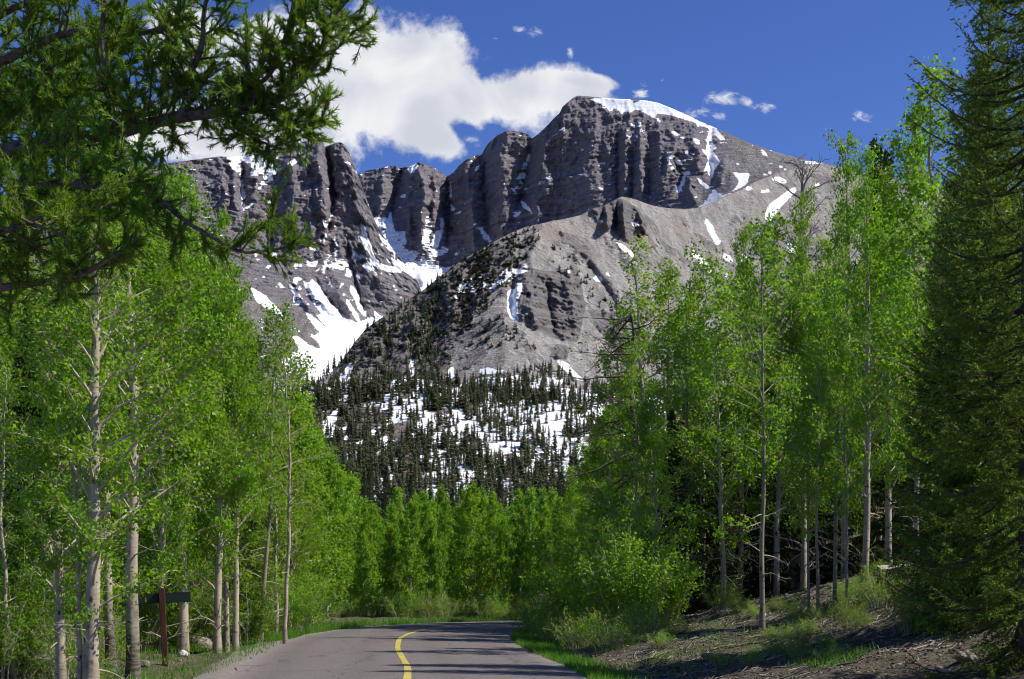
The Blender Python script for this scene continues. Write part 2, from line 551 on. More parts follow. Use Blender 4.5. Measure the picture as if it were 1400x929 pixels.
def asphalt_mat():
    m, q = new_mat('worn_chip_seal')
    pos = q.n('ShaderNodeNewGeometry').outputs['Position']
    fine = q.noise(pos, 75.0, 3, 0.75)
    chips = q.n('ShaderNodeTexVoronoi', {'Vector': pos, 'Scale': 34.0}).outputs['Color']
    cv = q.n('ShaderNodeSeparateColor', {0: chips}).outputs[0]
    big = q.noise(pos, 0.6, 4, 0.6)
    lat = q.n('ShaderNodeAttribute', attribute_name='lateral').outputs['Fac']
    w1 = q.ramp(q.math('ABSOLUTE', q.math('SUBTRACT', q.math('ABSOLUTE', q.math('SUBTRACT', q.math('ABSOLUTE', lat), 1.45)), 0.72)), 0.45, 0.0)
    col = q.mix(q.math('MULTIPLY', q.math('ADD', fine, cv), 0.5), (0.072, 0.062, 0.058), (0.250, 0.216, 0.198))
    col = q.mix(q.math('MULTIPLY', q.ramp(big, 0.35, 0.7), 0.35), col, (0.13, 0.118, 0.112))
    col = q.mix(q.math('MULTIPLY', w1, 0.28), col, (0.10, 0.09, 0.085))
    edge = q.ramp(q.math('ABSOLUTE', lat), 2.45, 2.95)
    col = q.mix(q.math('MULTIPLY', edge, 0.45), col, (0.30, 0.265, 0.235))
    # sealed cracks across the lane
    wpos = q.n('ShaderNodeVectorMath', {0: pos, 1: q.n('ShaderNodeTexNoise', {'Vector': pos, 'Scale': 1.4, 'Detail': 4}).outputs['Color']}, operation='ADD').outputs[0]
    ck = q.n('ShaderNodeTexVoronoi', {'Vector': q.scaled(wpos, (0.42, 0.24, 0.3)), 'Scale': 1.0}, feature='DISTANCE_TO_EDGE').outputs['Distance']
    col = q.mix(q.math('MULTIPLY', q.ramp(ck, 0.010, 0.003), 0.6), col, (0.035, 0.032, 0.032))
    bmp = q.n('ShaderNodeBump', {'Height': q.math('ADD', fine, cv), 'Strength': 0.45, 'Distance': 0.012})
    p = q.n('ShaderNodeBsdfPrincipled', {'Base Color': col, 'Roughness': 0.85, 'Specular IOR Level': 0.25, 'Normal': bmp.outputs[0]})
    q.n('ShaderNodeOutputMaterial', {0: p.outputs[0]})
    return m


def strip(name, l0, l1, n, z, mat, i0=0, i1=None, crown=0.05, jag=0.0, attr=False):
    c, nn_ = ROADC[i0:i1], ROADN[i0:i1]
    ls = np.linspace(l0, l1, n)
    L = np.broadcast_to(ls, (len(c), n)).copy()
    if jag:
        s = np.arange(len(c)) * 0.35
        L[:, 0] += jag * fbm(s * 1.3, s * 0, octv=3, seed=9)
        L[:, -1] += jag * fbm(s * 1.3, s * 0 + 5, octv=3, seed=10)
    V = np.zeros((len(c), n, 3))
    V[..., 0] = c[:, None, 0] + nn_[:, None, 0] * L
    V[..., 1] = c[:, None, 1] + nn_[:, None, 1] * L
    V[..., 2] = z + crown * (1 - (L / HALF) ** 2)
    f = grid_faces(len(c), n)[:, ::-1]
    return mesh(name, V.reshape(-1, 3), [f], mat, True, {'lateral': L})


road = tag(link('road', strip('road', -HALF, HALF, 24, 0.0, asphalt_mat(), jag=0.14)), kind='structure')


def paint_mat():
    m, q = new_mat('worn_yellow_road_paint')
    pos = q.n('ShaderNodeNewGeometry').outputs['Position']
    n = q.noise(pos, 55.0, 4, 0.7)
    n2 = q.noise(pos, 2.2, 4, 0.6)
    col = q.mix(q.ramp(q.math('ADD', n, q.math('MULTIPLY', n2, 0.35)), 0.66, 0.80), (0.53, 0.44, 0.05), (0.22, 0.18, 0.11))
    p = q.n('ShaderNodeBsdfPrincipled', {'Base Color': col, 'Roughness': 0.7})
    q.n('ShaderNodeOutputMaterial', {0: p.outputs[0]})
    return m


tag(link('road_marking', strip('road_marking', -0.058, 0.058, 3, 0.004, paint_mat(), jag=0.012)), kind='structure')

# ------------------------------------------------------------------ mountains: terrain sheets
def Zp(ox, oy, s, pts):
    return np.array([(ox + x * s, oy + y * s) for x, y in pts])


def inpoly(px, py, poly):
    m = np.zeros(px.shape, bool)
    x0, y0 = poly.min(0)
    x1, y1 = poly.max(0)
    bb = (px >= x0) & (px <= x1) & (py >= y0) & (py <= y1)
    if not bb.any():
        return m
    x, y = px[bb], py[bb]
    ins = np.zeros(x.shape, bool)
    n = len(poly)
    for i in range(n):
        xa, ya = poly[i]
        xb, yb = poly[(i + 1) % n]
        if ya == yb:
            continue
        c = ((ya > y) != (yb > y)) & (x < (xb - xa) * (y - ya) / (yb - ya) + xa)
        ins ^= c
    m[bb] = ins
    return m


def polydist(px, py, line):
    """distance to a polyline and parameter along it"""
    best = np.full(px.shape, 1e9)
    tt = np.zeros(px.shape)
    n = len(line) - 1
    for i in range(n):
        a, b = np.array(line[i], float), np.array(line[i + 1], float)
        ab = b - a
        t = np.clip(((px - a[0]) * ab[0] + (py - a[1]) * ab[1]) / (ab @ ab), 0, 1)
        d = np.hypot(px - a[0] - ab[0] * t, py - a[1] - ab[1] * t)
        u = d < best
        best = np.where(u, d, best)
        tt = np.where(u, (i + t) / n, tt)
    return best, tt


def blur(a, k=1):
    for _ in range(k):
        b = np.pad(a, 1, mode='edge')
        a = (b[1:-1, 1:-1] * 4 + b[:-2, 1:-1] * 2 + b[2:, 1:-1] * 2 + b[1:-1, :-2] * 2 + b[1:-1, 2:] * 2
             + b[:-2, :-2] + b[2:, 2:] + b[:-2, 2:] + b[2:, :-2]) / 16
    return a


class Sheet:
    """terrain seen from the road: a ridge line, intermediate lines and a base, each with its own distance; the surface between them
    is carved with ribs, gullies, ledges and snow"""
    def __init__(self, x0, x1, step, rows, curves):
        self.xs = np.arange(x0, x1 + step, step)
        n = len(self.xs)
        py, dy = [], []
        for cpx, cpy, cY in curves:
            py.append(np.interp(self.xs, cpx, cpy))
            dy.append(np.interp(self.xs, [p[0] for p in cY], [p[1] for p in cY]))
        py, dy = np.array(py), np.array(dy)
        for i in range(1, len(py)):
            py[i] = np.maximum(py[i], py[i - 1] + 3)
        k = np.ones(9) / 9
        for i in range(len(dy)):
            dy[i] = np.convolve(np.pad(dy[i], 4, mode='edge'), k, 'valid')
        nb = len(py)
        self.PX = np.broadcast_to(self.xs, (rows, n)).copy()
        t = np.linspace(0, 1, rows)
        self.T = np.broadcast_to(t[:, None], (rows, n)).copy()
        self.PY = py[0][None] + (py[-1] - py[0])[None] * self.T
        self.D = np.zeros_like(self.PY)
        for j in range(n):
            self.D[:, j] = np.interp(self.PY[:, j], py[:, j], dy[:, j])
        kk = max(3, rows // 40)
        ker = np.ones(2 * kk + 1) / (2 * kk + 1)
        for _ in range(2):
            pad = np.pad(self.D, ((kk, kk), (0, 0)), mode='reflect', reflect_type='odd')
            self.D = np.apply_along_axis(lambda c: np.convolve(c, ker, 'valid'), 0, pad)
        self.mid = py[1] if nb > 2 else None
        self.snow = np.zeros_like(self.D)
        self.scree = np.zeros_like(self.D)
        self.veg = np.zeros_like(self.D)

    def XZ(self):
        return (self.PX - 700) / F * self.D, CZ + (HZ - self.PY) / F * self.D

    def feature(self, line, amp, w):
        j = w * 0.55
        full = self
        L_ = np.array(line, float)
        bb = (self.PX[0] > L_[:, 0].min() - 6 * w) & (self.PX[0] < L_[:, 0].max() + 6 * w)
        c0, c1 = np.nonzero(bb)[0][[0, -1]]
        class self:
            PX, PY, D = full.PX[:, c0:c1 + 1], full.PY[:, c0:c1 + 1], full.D[:, c0:c1 + 1]
        d, t = polydist(self.PX + j * fbm(self.PX / (w * 1.2), self.PY / (w * 1.2), octv=4, seed=int(abs(amp) * 7 + w)), self.PY, line)
        f = 0.65 * np.exp(-(d / w) ** 1.15) + 0.35 * np.exp(-(d / (w * .45)) ** 2)
        f = f * np.sin(np.clip(t, 0.02, 0.98) * math.pi) ** 0.4
        self.D -= amp * f

    def add_snow(self, polys, val=1.25):
        for p in polys:
            self.snow[inpoly(self.PX, self.PY, p)] = val

    def build(self, name, mat, back=260.0):
        X, Z = self.XZ()
        V = np.stack([X, self.D, Z], -1)
        A = {'snow': self.snow, 'scree': self.scree, 'veg': self.veg}
        # the far side of the ridge, falling away behind
        b1 = V[0].copy(); b1[:, 1] += back * .5; b1[:, 2] -= back * .35; b1[:, 0] *= (1 + back * .5 / V[0][:, 1])
        b2 = V[0].copy(); b2[:, 1] += back * 2; b2[:, 2] = -20; b2[:, 0] *= (1 + back * 2 / V[0][:, 1])
        VV = np.concatenate([b2[None], b1[None], V])
        A = {k: np.concatenate([a[:1] * 0, a[:1] * 0, a]) for k, a in A.items()}
        o = link(name, mesh(name, VV.reshape(-1, 3), [grid_faces(VV.shape[0], VV.shape[1])[:, ::-1]], mat, True, A))
        return tag(o, kind='structure')

    def at(self, px, py):
        """surface points below the given photograph pixels"""
        px, py = np.asarray(px, float), np.asarray(py, float)
        j = np.clip((px - self.xs[0]) / (self.xs[1] - self.xs[0]), 0, len(self.xs) - 1.001)
        j0 = j.astype(int)
        top, bot = self.PY[0, j0], self.PY[-1, j0]
        i = (py - top) / (bot - top) * (self.PY.shape[0] - 1)
        ok = (i >= 0) & (i <= self.PY.shape[0] - 1.001)
        i = np.clip(i, 0, self.PY.shape[0] - 1.001)
        i0 = i.astype(int)
        D = self.D[i0, j0] * (1 - (i - i0)) + self.D[i0 + 1, j0] * (i - i0)
        return np.stack([(px - 700) / F * D, D, CZ + (HZ - py) / F * D], -1), ok


def rock_mat(name, lo, hi, scree_lo, scree_hi, warm=(0.205, 0.165, 0.145), band=0.11, veg=(0.035, 0.045, 0.022)):
    m, q = new_mat(name)
    geo = q.n('ShaderNodeNewGeometry')
    pos = geo.outputs['Position']
    sx = q.n('ShaderNodeSeparateXYZ', {0: pos})
    warp = q.noise(pos, 0.006, 3, 0.5)
    # beds of rock: thin horizontal layers that vary in tone
    zz = q.math('ADD', sx.outputs[2], q.math('MULTIPLY', warp, 60.0))
    zz = q.math('ADD', zz, q.math('MULTIPLY', sx.outputs[0], -0.05))
    lay = q.n('ShaderNodeTexNoise', {'W': q.math('MULTIPLY', zz, band), 'Scale': 1.0, 'Detail': 7, 'Roughness': 0.72}, noise_dimensions='1D').outputs[0]
    streak = q.noise(q.scaled(pos, (0.05, 0.05, 0.012)), 1.0, 5, 0.6)
    med = q.noise(pos, 0.03, 6, 0.65)
    fine = q.noise(pos, 0.16, 4, 0.7)
    vfine = q.noise(pos, 0.36, 3, 0.7)
    slope_st = q.noise(q.n('ShaderNodeMapping', {'Vector': pos, 'Rotation': (0, 0, 0.25), 'Scale': (0.075, 0.012, 0.010)}).outputs[0], 1.0, 5, 0.62)
    blotch = q.noise(pos, 0.012, 5, 0.6)
    f = q.math('ADD', q.math('MULTIPLY', q.ramp(lay, 0.30, 0.70), 0.62), q.math('MULTIPLY', q.ramp(fine, 0.25, 0.75), 0.38))
    rock = q.mix(f, lo, hi)
    rock = q.mix(q.math('MULTIPLY', q.ramp(med, 0.50, 0.72), 0.55), rock, warm)
    rock = q.mix(q.math('MULTIPLY', q.ramp(streak, 0.52, 0.72), 0.28), rock, tuple(c * 0.5 for c in lo))
    sc = q.mix(q.ramp(q.math('ADD', q.math('MULTIPLY', fine, 0.5), q.math('MULTIPLY', vfine, 0.5)), 0.35, 0.65), scree_lo, scree_hi)
    sc = q.mix(q.math('MULTIPLY', q.ramp(slope_st, 0.40, 0.68), 0.62), sc, tuple(c * 0.62 for c in scree_lo))
    sc = q.mix(q.math('MULTIPLY', q.ramp(blotch, 0.48, 0.66), 0.55), sc, warm)
    a_s = q.n('ShaderNodeAttribute', attribute_name='scree').outputs['Fac']
    col = q.mix(q.ramp(q.math('ADD', a_s, q.math('MULTIPLY', q.math('SUBTRACT', fine, 0.5), 0.9)), 0.35, 0.65), rock, sc)
    a_v = q.n('ShaderNodeAttribute', attribute_name='veg').outputs['Fac']
    vg = q.ramp(q.math('ADD', a_v, q.math('MULTIPLY', q.math('SUBTRACT', q.noise(pos, 0.09, 4, 0.7), 0.5), 2.2)), 0.55, 0.75)
    col = q.mix(q.math('MULTIPLY', vg, 0.85), col, veg)
    a_n = q.n('ShaderNodeAttribute', attribute_name='snow').outputs['Fac']
    nz = q.n('ShaderNodeSeparateXYZ', {0: geo.outputs['Normal']}).outputs[2]
    a_n = q.math('ADD', a_n, q.math('MULTIPLY', q.math('MINIMUM', q.math('SUBTRACT', nz, 0.52), 0.1), 0.9))
    sn = q.ramp(q.math('ADD', a_n, q.math('ADD', q.math('MULTIPLY', q.math('SUBTRACT', fine, 0.5), 1.5), q.math('MULTIPLY', q.math('SUBTRACT', med, 0.5), 0.7))), 0.37, 0.52)
    h = q.math('ADD', q.math('MULTIPLY', fine, 8.0), q.math('ADD', q.math('MULTIPLY', lay, 5.0), q.math('ADD', q.math('MULTIPLY', vfine, 1.6), q.math('MULTIPLY', med, 16.0))))
    bmp = q.n('ShaderNodeBump', {'Height': h, 'Strength': q.math('SUBTRACT', 0.9, q.math('MULTIPLY', sn, 0.82)), 'Distance': 1.0})
    snowc = q.mix(q.ramp(fine, 0.3, 0.8), (0.80, 0.82, 0.85), (0.87, 0.87, 0.88))
    col = q.mix(sn, col, snowc)
    p = q.n('ShaderNodeBsdfPrincipled', {'Base Color': col, 'Roughness': 0.9, 'Specular IOR Level': 0.15, 'Normal': bmp.outputs[0]})
    q.n('ShaderNodeOutputMaterial', {0: p.outputs[0]})
    return m


ROCK = rock_mat('layered_grey_quartzite', (0.122, 0.110, 0.124), (0.312, 0.282, 0.298), (0.165, 0.152, 0.150), (0.35, 0.322, 0.312))
KNOLL = rock_mat('pale_broken_rock', (0.105, 0.095, 0.097), (0.27, 0.243, 0.232), (0.24, 0.22, 0.203), (0.50, 0.462, 0.42), warm=(0.30, 0.255, 0.205))


def carve(s, seed, cliff, flute=26.0, ledge=5.0, wl=95.0, fine=7.0):
    """ribs, ledges and broken rock; cliff in 0..1 says where the rock stands steep"""
    X, Z = s.XZ()
    crag = np.abs(fbm(X / 26, Z / 34, s.D / 40, octv=5, seed=seed + 61, gain=0.62))
    crack = ridged((X + 12 * fbm(X / 30, Z / 30, octv=3, seed=seed + 71)) / (wl * .16), Z / (wl * .55), octv=3, seed=seed + 72)
    s.D -= (cliff + 0.05) * (crack * flute * 0.24 + crag * flute * 0.95)
    wx = fbm(X / 110, Z / 110, octv=5, seed=seed + 50, gain=.55) * 60
    rib = ridged((X + wx) / wl, Z / (wl * 4.5), octv=4, seed=seed) 
    rib2 = ridged((X + wx * .5) / (wl * .3), Z / (wl * 1.1), octv=3, seed=seed + 3)
    wz = Z + fbm(X / 220, Z / 400, octv=3, seed=seed + 9) * 22 + X * 0.05
    st = 0
    for per, a in ((31.0, 0.8), (13.0, 0.8), (6.5, 0.6)):
        ph = wz / per + 0.35 * vnoise(X / 90, wz / per * 0, seed=seed + 5)
        fr = ph - np.floor(ph)
        st = st + a * (np.clip(fr / 0.25, 0, 1) - fr) * (0.5 + vnoise(np.floor(ph) * 1.7, X / 70, seed=seed + 8) * 0.5)
    f3 = fbm(X / 38, Z / 38, s.D / 38, octv=5, seed=seed + 20, gain=0.6)
    rug = cliff + 0.07
    s.D -= rug * (flute * .8 * rib + flute * .40 * rib2) - rug * ledge * st * 1.5 + (fine * (0.2 + 0.8 * cliff)) * f3


# ---- the left massif: tower, snow couloir and the snow bowl under it
A_RX = [-500, -200, 0, 120, 180, 240, 300, 315, 340, 370, 385, 405, 425, 432, 441, 444, 450, 460, 467, 474, 480, 485, 489, 496, 505, 513, 520, 535, 550, 561, 571, 580, 590]
A_RY = [420, 330, 275, 245, 232, 222, 214, 215, 212, 208, 201, 196, 191, 190, 192, 201, 199, 195, 195, 202, 214, 227, 238, 258, 283, 303, 317, 338, 358, 370, 384, 410, 440]
A = Sheet(-500, 590, 1.25, 330, [
    (A_RX, A_RY, [(-500, 2500), (200, 2650), (330, 2780), (440, 2820), (480, 2850), (590, 2760)]),
    ([-500, 200, 300, 400, 440, 500, 560, 590], [470, 370, 345, 342, 345, 362, 392, 446], [(-500, 2250), (200, 2480), (400, 2650), (480, 2690), (590, 2720)]),
    ([-500, 300, 420, 520, 590], [500, 440, 430, 440, 460], [(-500, 2050), (300, 2270), (440, 2450), (590, 2640)]),
    ([-500, 590], [560, 560], [(-500, 1850), (300, 1960), (440, 2000), (590, 2120)])])
X_, Z_ = A.XZ()
mid = np.interp(A.xs, [-500, 200, 300, 400, 440, 500, 560, 590], [470, 370, 345, 342, 345, 372, 400, 450])[None]
cl = smooth01(20, -12, A.PY - mid)
low = smooth01(18, -18, A.PY - np.interp(A.xs, [-500, 380, 420, 500, 590], [380, 395, 425, 440, 470])[None])
A_c = np.clip(cl + 0.55 * low, 0, 1)
carve(A, 11, A_c, 24, 5, 90, 8)
for ln, am, w in (
    ([(435, 192), (440, 250), (445, 300), (442, 342)], 75, 13), ([(424, 200), (420, 260), (428, 330)], 25, 14),
    ([(447, 200), (452, 240), (456, 270), (450, 310), (440, 334)], -85, 8), ([(468, 198), (484, 258), (503, 318), (512, 350)], 55, 17),
    ([(372, 278), (370, 335)], -45, 8), ([(398, 215), (402, 270), (408, 335)], 55, 22), ([(333, 225), (330, 255), (333, 288)], -45, 7),
    ([(318, 220), (322, 285)], 45, 9), ([(349, 240), (346, 275)], 35, 9), ([(300, 225), (308, 300)], 30, 14),
    ([(452, 368), (462, 400), (480, 432)], 50, 17), ([(512, 370), (530, 398), (548, 420)], 45, 20), ([(484, 355), (486, 392), (500, 432)], -40, 7),
    ([(415, 380), (440, 412), (465, 436)], 32, 12), ([(390, 370), (410, 405), (432, 430)], 30, 10), ([(428, 378), (450, 410), (476, 440)], -28, 6),
    ([(380, 350), (405, 395)], -20, 6), ([(474, 320), (478, 355)], -22, 5), ([(494, 325), (500, 360)], 22, 6), ([(460, 320), (468, 352)], 20, 6)):
    A.feature(ln, am, w)
A.D = np.maximum(A.D, 1500)
z1 = lambda p: Zp(280, 180, 240 / 1394, p)
z2 = lambda p: Zp(320, 320, 300 / 1393, p)
A.add_snow([z1(p) for p in (
    [(180, 208), (290, 200), (430, 180), (540, 150), (600, 170), (570, 230), (540, 270), (560, 340), (530, 390), (480, 420), (430, 465), (415, 440), (470, 380), (460, 340), (400, 345), (365, 350), (380, 250), (330, 250), (300, 215), (285, 250), (260, 260), (300, 330), (270, 330)],
    [(180, 225), (230, 265), (285, 330), (305, 400), (320, 480), (310, 560), (318, 610), (345, 595), (380, 565), (405, 520), (385, 575), (310, 640), (298, 600), (290, 480), (290, 400), (270, 330), (230, 300)],
    [(755, 80), (772, 95), (770, 160), (755, 205), (738, 195), (750, 130)], [(780, 180), (830, 160), (800, 215), (755, 215)], [(650, 260), (720, 220), (745, 230), (690, 270), (650, 285)],
    [(560, 280), (630, 290), (560, 330), (540, 300)], [(1020, 645), (1000, 710), (968, 760), (962, 830), (945, 893), (915, 893), (940, 820), (945, 740), (970, 700)],
    [(1025, 845), (1047, 895), (1040, 915), (1025, 880)], [(1135, 835), (1180, 925), (1150, 925)], [(1240, 735), (1282, 760), (1288, 830), (1310, 880), (1335, 929), (1245, 929), (1238, 860)],
    [(505, 550), (520, 550), (522, 640), (508, 645)], [(1000, 590), (1040, 600), (1010, 612)], [(1250, 670), (1310, 690), (1290, 700)])])
A.add_snow([z2(p) for p in (
    [(440, 295), (500, 330), (540, 370), (590, 430), (650, 480), (720, 540), (760, 560), (790, 570), (860, 540), (900, 530), (890, 490), (940, 530), (1000, 560), (960, 640), (900, 690), (860, 760), (800, 850), (640, 1000), (200, 1000), (260, 900), (340, 870), (300, 800), (360, 760), (420, 740), (370, 640), (400, 650), (460, 700), (520, 730), (560, 735), (545, 700), (480, 640), (520, 650), (550, 630), (500, 570), (440, 480), (490, 520), (560, 580), (610, 620), (570, 570), (500, 490), (530, 520), (560, 510), (500, 430), (480, 370), (440, 310)],
    [(490, 285), (520, 310), (570, 380), (605, 445), (560, 425), (520, 350), (485, 330)], [(345, 305), (380, 350), (418, 390), (418, 450), (388, 450), (400, 400), (360, 350)],
    [(740, 325), (785, 370), (800, 440), (835, 480), (840, 525), (810, 510), (785, 470), (770, 420), (742, 370)], [(712, 405), (750, 460), (795, 530), (792, 565), (750, 510), (718, 450)],
    [(475, 78), (540, 88), (535, 110), (485, 102)], [(455, 180), (545, 165), (510, 210), (460, 198)], [(380, 192), (432, 192), (432, 206), (380, 208)],
    [(632, 15), (652, 80), (655, 130), (695, 160), (722, 192), (645, 185), (640, 130), (630, 60)], [(722, 15), (762, 85), (775, 150), (782, 230), (752, 218), (752, 130), (732, 70)],
    [(808, 0), (835, 0), (845, 50), (875, 90), (888, 140), (925, 185), (970, 205), (1045, 215), (1065, 242), (980, 240), (930, 220), (890, 205), (850, 235), (815, 208), (850, 178), (868, 190), (855, 120), (815, 60)],
    [(920, 0), (960, 40), (1040, 85), (1088, 90), (1050, 125), (1025, 112), (1015, 150), (1060, 178), (1100, 200), (1168, 232), (1142, 295), (1118, 262), (1060, 225), (1005, 190), (998, 120), (945, 60)],
    [(240, 118), (272, 130), (272, 152), (243, 147)], [(100, 335), (200, 395), (335, 540), (250, 490), (150, 435)], [(278, 298), (322, 345), (298, 342)], [(590, 130), (620, 140), (600, 150)],
    [(960, 70), (1000, 100), (985, 110)], [(900, 100), (925, 120), (915, 135)], [(960, 150), (995, 175), (980, 185)])])
A.snow = blur(A.snow, 3)
A.snow = np.maximum(A.snow, 0.62 * smooth01(0.30, 0.52, fbm(X_ / 16 + 9, Z_ / 26, octv=4, seed=301)) * smooth01(300, 345, A.PY) * smooth01(440, 400, A.PY) * (A.PX > 400))
A.snow = np.maximum(A.snow, 0.6 * smooth01(0.46, 0.60, fbm(X_ / 14 + 3, Z_ / 8, octv=4, seed=302)))
A.scree = smooth01(-10, 25, A.PY - np.interp(A.xs, [-500, 360, 410, 470, 590], [400, 400, 425, 450, 480])[None]) * 0.8 + 0.25 * smooth01(-5, 15, A.PY - mid)
A.build('mountain', ROCK)

# ---- the back wall and the great peak
B_RX = [440, 480, 490, 500, 520, 534, 540, 547, 560, 567, 572, 578, 584, 596, 605, 610, 614, 620, 628, 636, 647, 659, 663, 667, 673, 680, 690, 696, 705, 712, 718, 724, 727, 735, 742, 750, 757, 765, 769, 775, 785, 790, 805, 835, 860, 885, 900, 920, 940, 960, 980, 1000, 1030, 1060, 1090, 1120, 1160, 1250, 1400, 1700]
B_RY = [260, 248, 238, 234, 230, 227, 227, 230, 228, 225, 222, 224, 226, 231, 237, 242, 240, 236, 226, 219, 214, 211, 203, 197, 191, 185, 180, 178, 179, 180, 182, 186, 190, 184, 178, 170, 162, 155, 146, 141, 133, 131, 132, 135, 136, 138, 141, 149, 158, 167, 176, 185, 198, 208, 216, 222, 231, 252, 290, 360]
B = Sheet(440, 1700, 1.25, 330, [
    (B_RX, B_RY, [(440, 3350), (620, 3300), (700, 3230), (790, 3180), (900, 3120), (1000, 3000), (1120, 2850), (1700, 2600)]),
    ([440, 560, 640, 740, 800, 900, 960, 1000, 1060, 1120, 1700], [345, 362, 380, 370, 330, 300, 285, 262, 240, 234, 380], [(440, 3130), (620, 3100), (740, 3000), (850, 2880), (920, 2780), (1000, 2720), (1120, 2760), (1700, 2500)]),
    ([440, 1700], [560, 560], [(440, 2250), (700, 2150), (1000, 1900), (1700, 1700)])])
X_, Z_ = B.XZ()
mid = np.interp(B.xs, [440, 560, 640, 740, 800, 900, 940, 1000, 1060, 1120, 1700], [345, 362, 380, 380, 345, 300, 270, 215, 215, 222, 350])[None]
cl = smooth01(14, -14, B.PY - mid) * smooth01(1010, 930, B.PX) + 0.25 * smooth01(930, 1010, B.PX) * smooth01(1100, 960, B.PX)
z4 = lambda p: Zp(780, 120, 240 / 1394, p)
SUMMIT = z4([(60, 60), (470, 80), (690, 100), (900, 205), (1150, 320), (1240, 415), (1150, 420), (1120, 380), (900, 250), (670, 230), (520, 190), (330, 180), (200, 120)])
cl = cl * (1 - 0.85 * blur(inpoly(B.PX, B.PY, SUMMIT).astype(float), 10))
carve(B, 29, np.clip(cl, 0, 1), 21, 6.5, 105, 7)
for ln, am, w in (
    ([(727, 192), (713, 255), (706, 290)], -50, 9), ([(690, 182), (688, 240), (692, 330)], 65, 22), ([(664, 205), (660, 260), (668, 330)], -45, 9), ([(640, 218), (646, 280), (652, 345)], 55, 17),
    ([(578, 226), (577, 262), (576, 340)], 85, 11), ([(612, 243), (611, 290), (613, 335)], -80, 9), ([(548, 232), (540, 270), (534, 300)], -55, 8), ([(522, 235), (520, 290)], 40, 12), ([(594, 235), (594, 310)], 35, 8), ([(562, 240), (560, 300), (563, 345)], 25, 8),
    ([(783, 136), (757, 180), (742, 240), (738, 320)], 60, 26), ([(812, 145), (808, 220), (806, 320)], 30, 26), ([(844, 178), (844, 240), (846, 300)], -24, 4), ([(865, 205), (864, 255), (860, 300)], -26, 4), ([(888, 190), (888, 290)], -18, 4),
    ([(855, 170), (855, 270)], 30, 7), ([(876, 170), (876, 270)], 42, 8), ([(900, 160), (904, 250)], 25, 8), ([(926, 190), (918, 212), (906, 255)], 55, 13), ([(918, 216), (934, 238), (928, 266)], -35, 7), ([(973, 178), (970, 215), (973, 248)], -35, 8),
    ([(952, 190), (956, 235)], 34, 11), ([(990, 215), (985, 255)], 26, 12), ([(940, 245), (950, 280)], 22, 9), ([(645, 350), (660, 362)], 30, 14), ([(578, 372), (578, 392)], 45, 12), ([(584, 345), (584, 355)], 20, 5)):
    B.feature(ln, am, w)
z3 = lambda p: Zp(480, 210, 270 / 1394, p)
z4 = lambda p: Zp(780, 120, 240 / 1394, p)
z5 = lambda p: Zp(840, 200, 300 / 1393, p)
B.add_snow([z3(p) for p in (
    [(150, 455), (265, 455), (278, 395), (288, 470), (305, 540), (320, 560), (385, 540), (388, 640), (372, 660), (410, 690), (460, 685), (485, 700), (450, 750), (480, 768), (500, 720), (505, 690), (498, 600), (520, 515), (530, 435), (545, 440), (540, 462), (575, 520), (552, 570), (555, 655), (578, 600), (600, 545), (632, 530), (632, 455), (650, 455), (660, 500), (640, 570), (618, 640), (610, 682), (650, 658), (690, 680), (672, 708), (610, 722), (585, 760), (600, 792), (680, 812), (745, 780), (640, 1000), (430, 1000), (150, 700)],
    [(680, 205), (712, 198), (714, 270), (708, 330), (725, 380), (735, 412), (712, 408), (692, 340), (696, 270)], [(1248, 0), (1275, 5), (1235, 90), (1225, 170), (1195, 250), (1172, 265), (1160, 240), (1188, 190), (1162, 195), (1195, 120), (1220, 70)],
    [(1128, 242), (1150, 240), (1195, 305), (1158, 288)], [(1198, 330), (1252, 370), (1290, 440), (1240, 402), (1208, 372)], [(1120, 430), (1195, 405), (1200, 442), (1125, 450)],
    [(832, 480), (912, 512), (945, 560), (995, 612), (982, 640), (938, 592), (912, 548)], [(50, 148), (80, 138), (70, 160)], [(105, 125), (125, 128), (115, 145)], [(330, 105), (380, 118), (345, 132)], [(400, 95), (480, 72), (440, 138), (405, 125)], [(868, 8), (882, 12), (872, 38)], [(890, 88), (918, 92), (868, 132)],
    [(340, 312), (382, 280), (384, 315)], [(1008, 76), (1038, 92), (1020, 100)], [(578, 225), (625, 282), (600, 265)], [(715, 435), (778, 402), (772, 432)], [(795, 345), (832, 320), (800, 362)], [(170, 108), (195, 105), (185, 122)], [(610, 160), (635, 175), (625, 185)], [(730, 700), (775, 690), (745, 725)], [(460, 165), (490, 175), (475, 195)], [(910, 318), (935, 318), (915, 330)])])
isl = z3([(520, 685), (545, 675), (558, 715), (535, 755), (515, 730)])
B.snow[inpoly(B.PX, B.PY, isl)] = 0
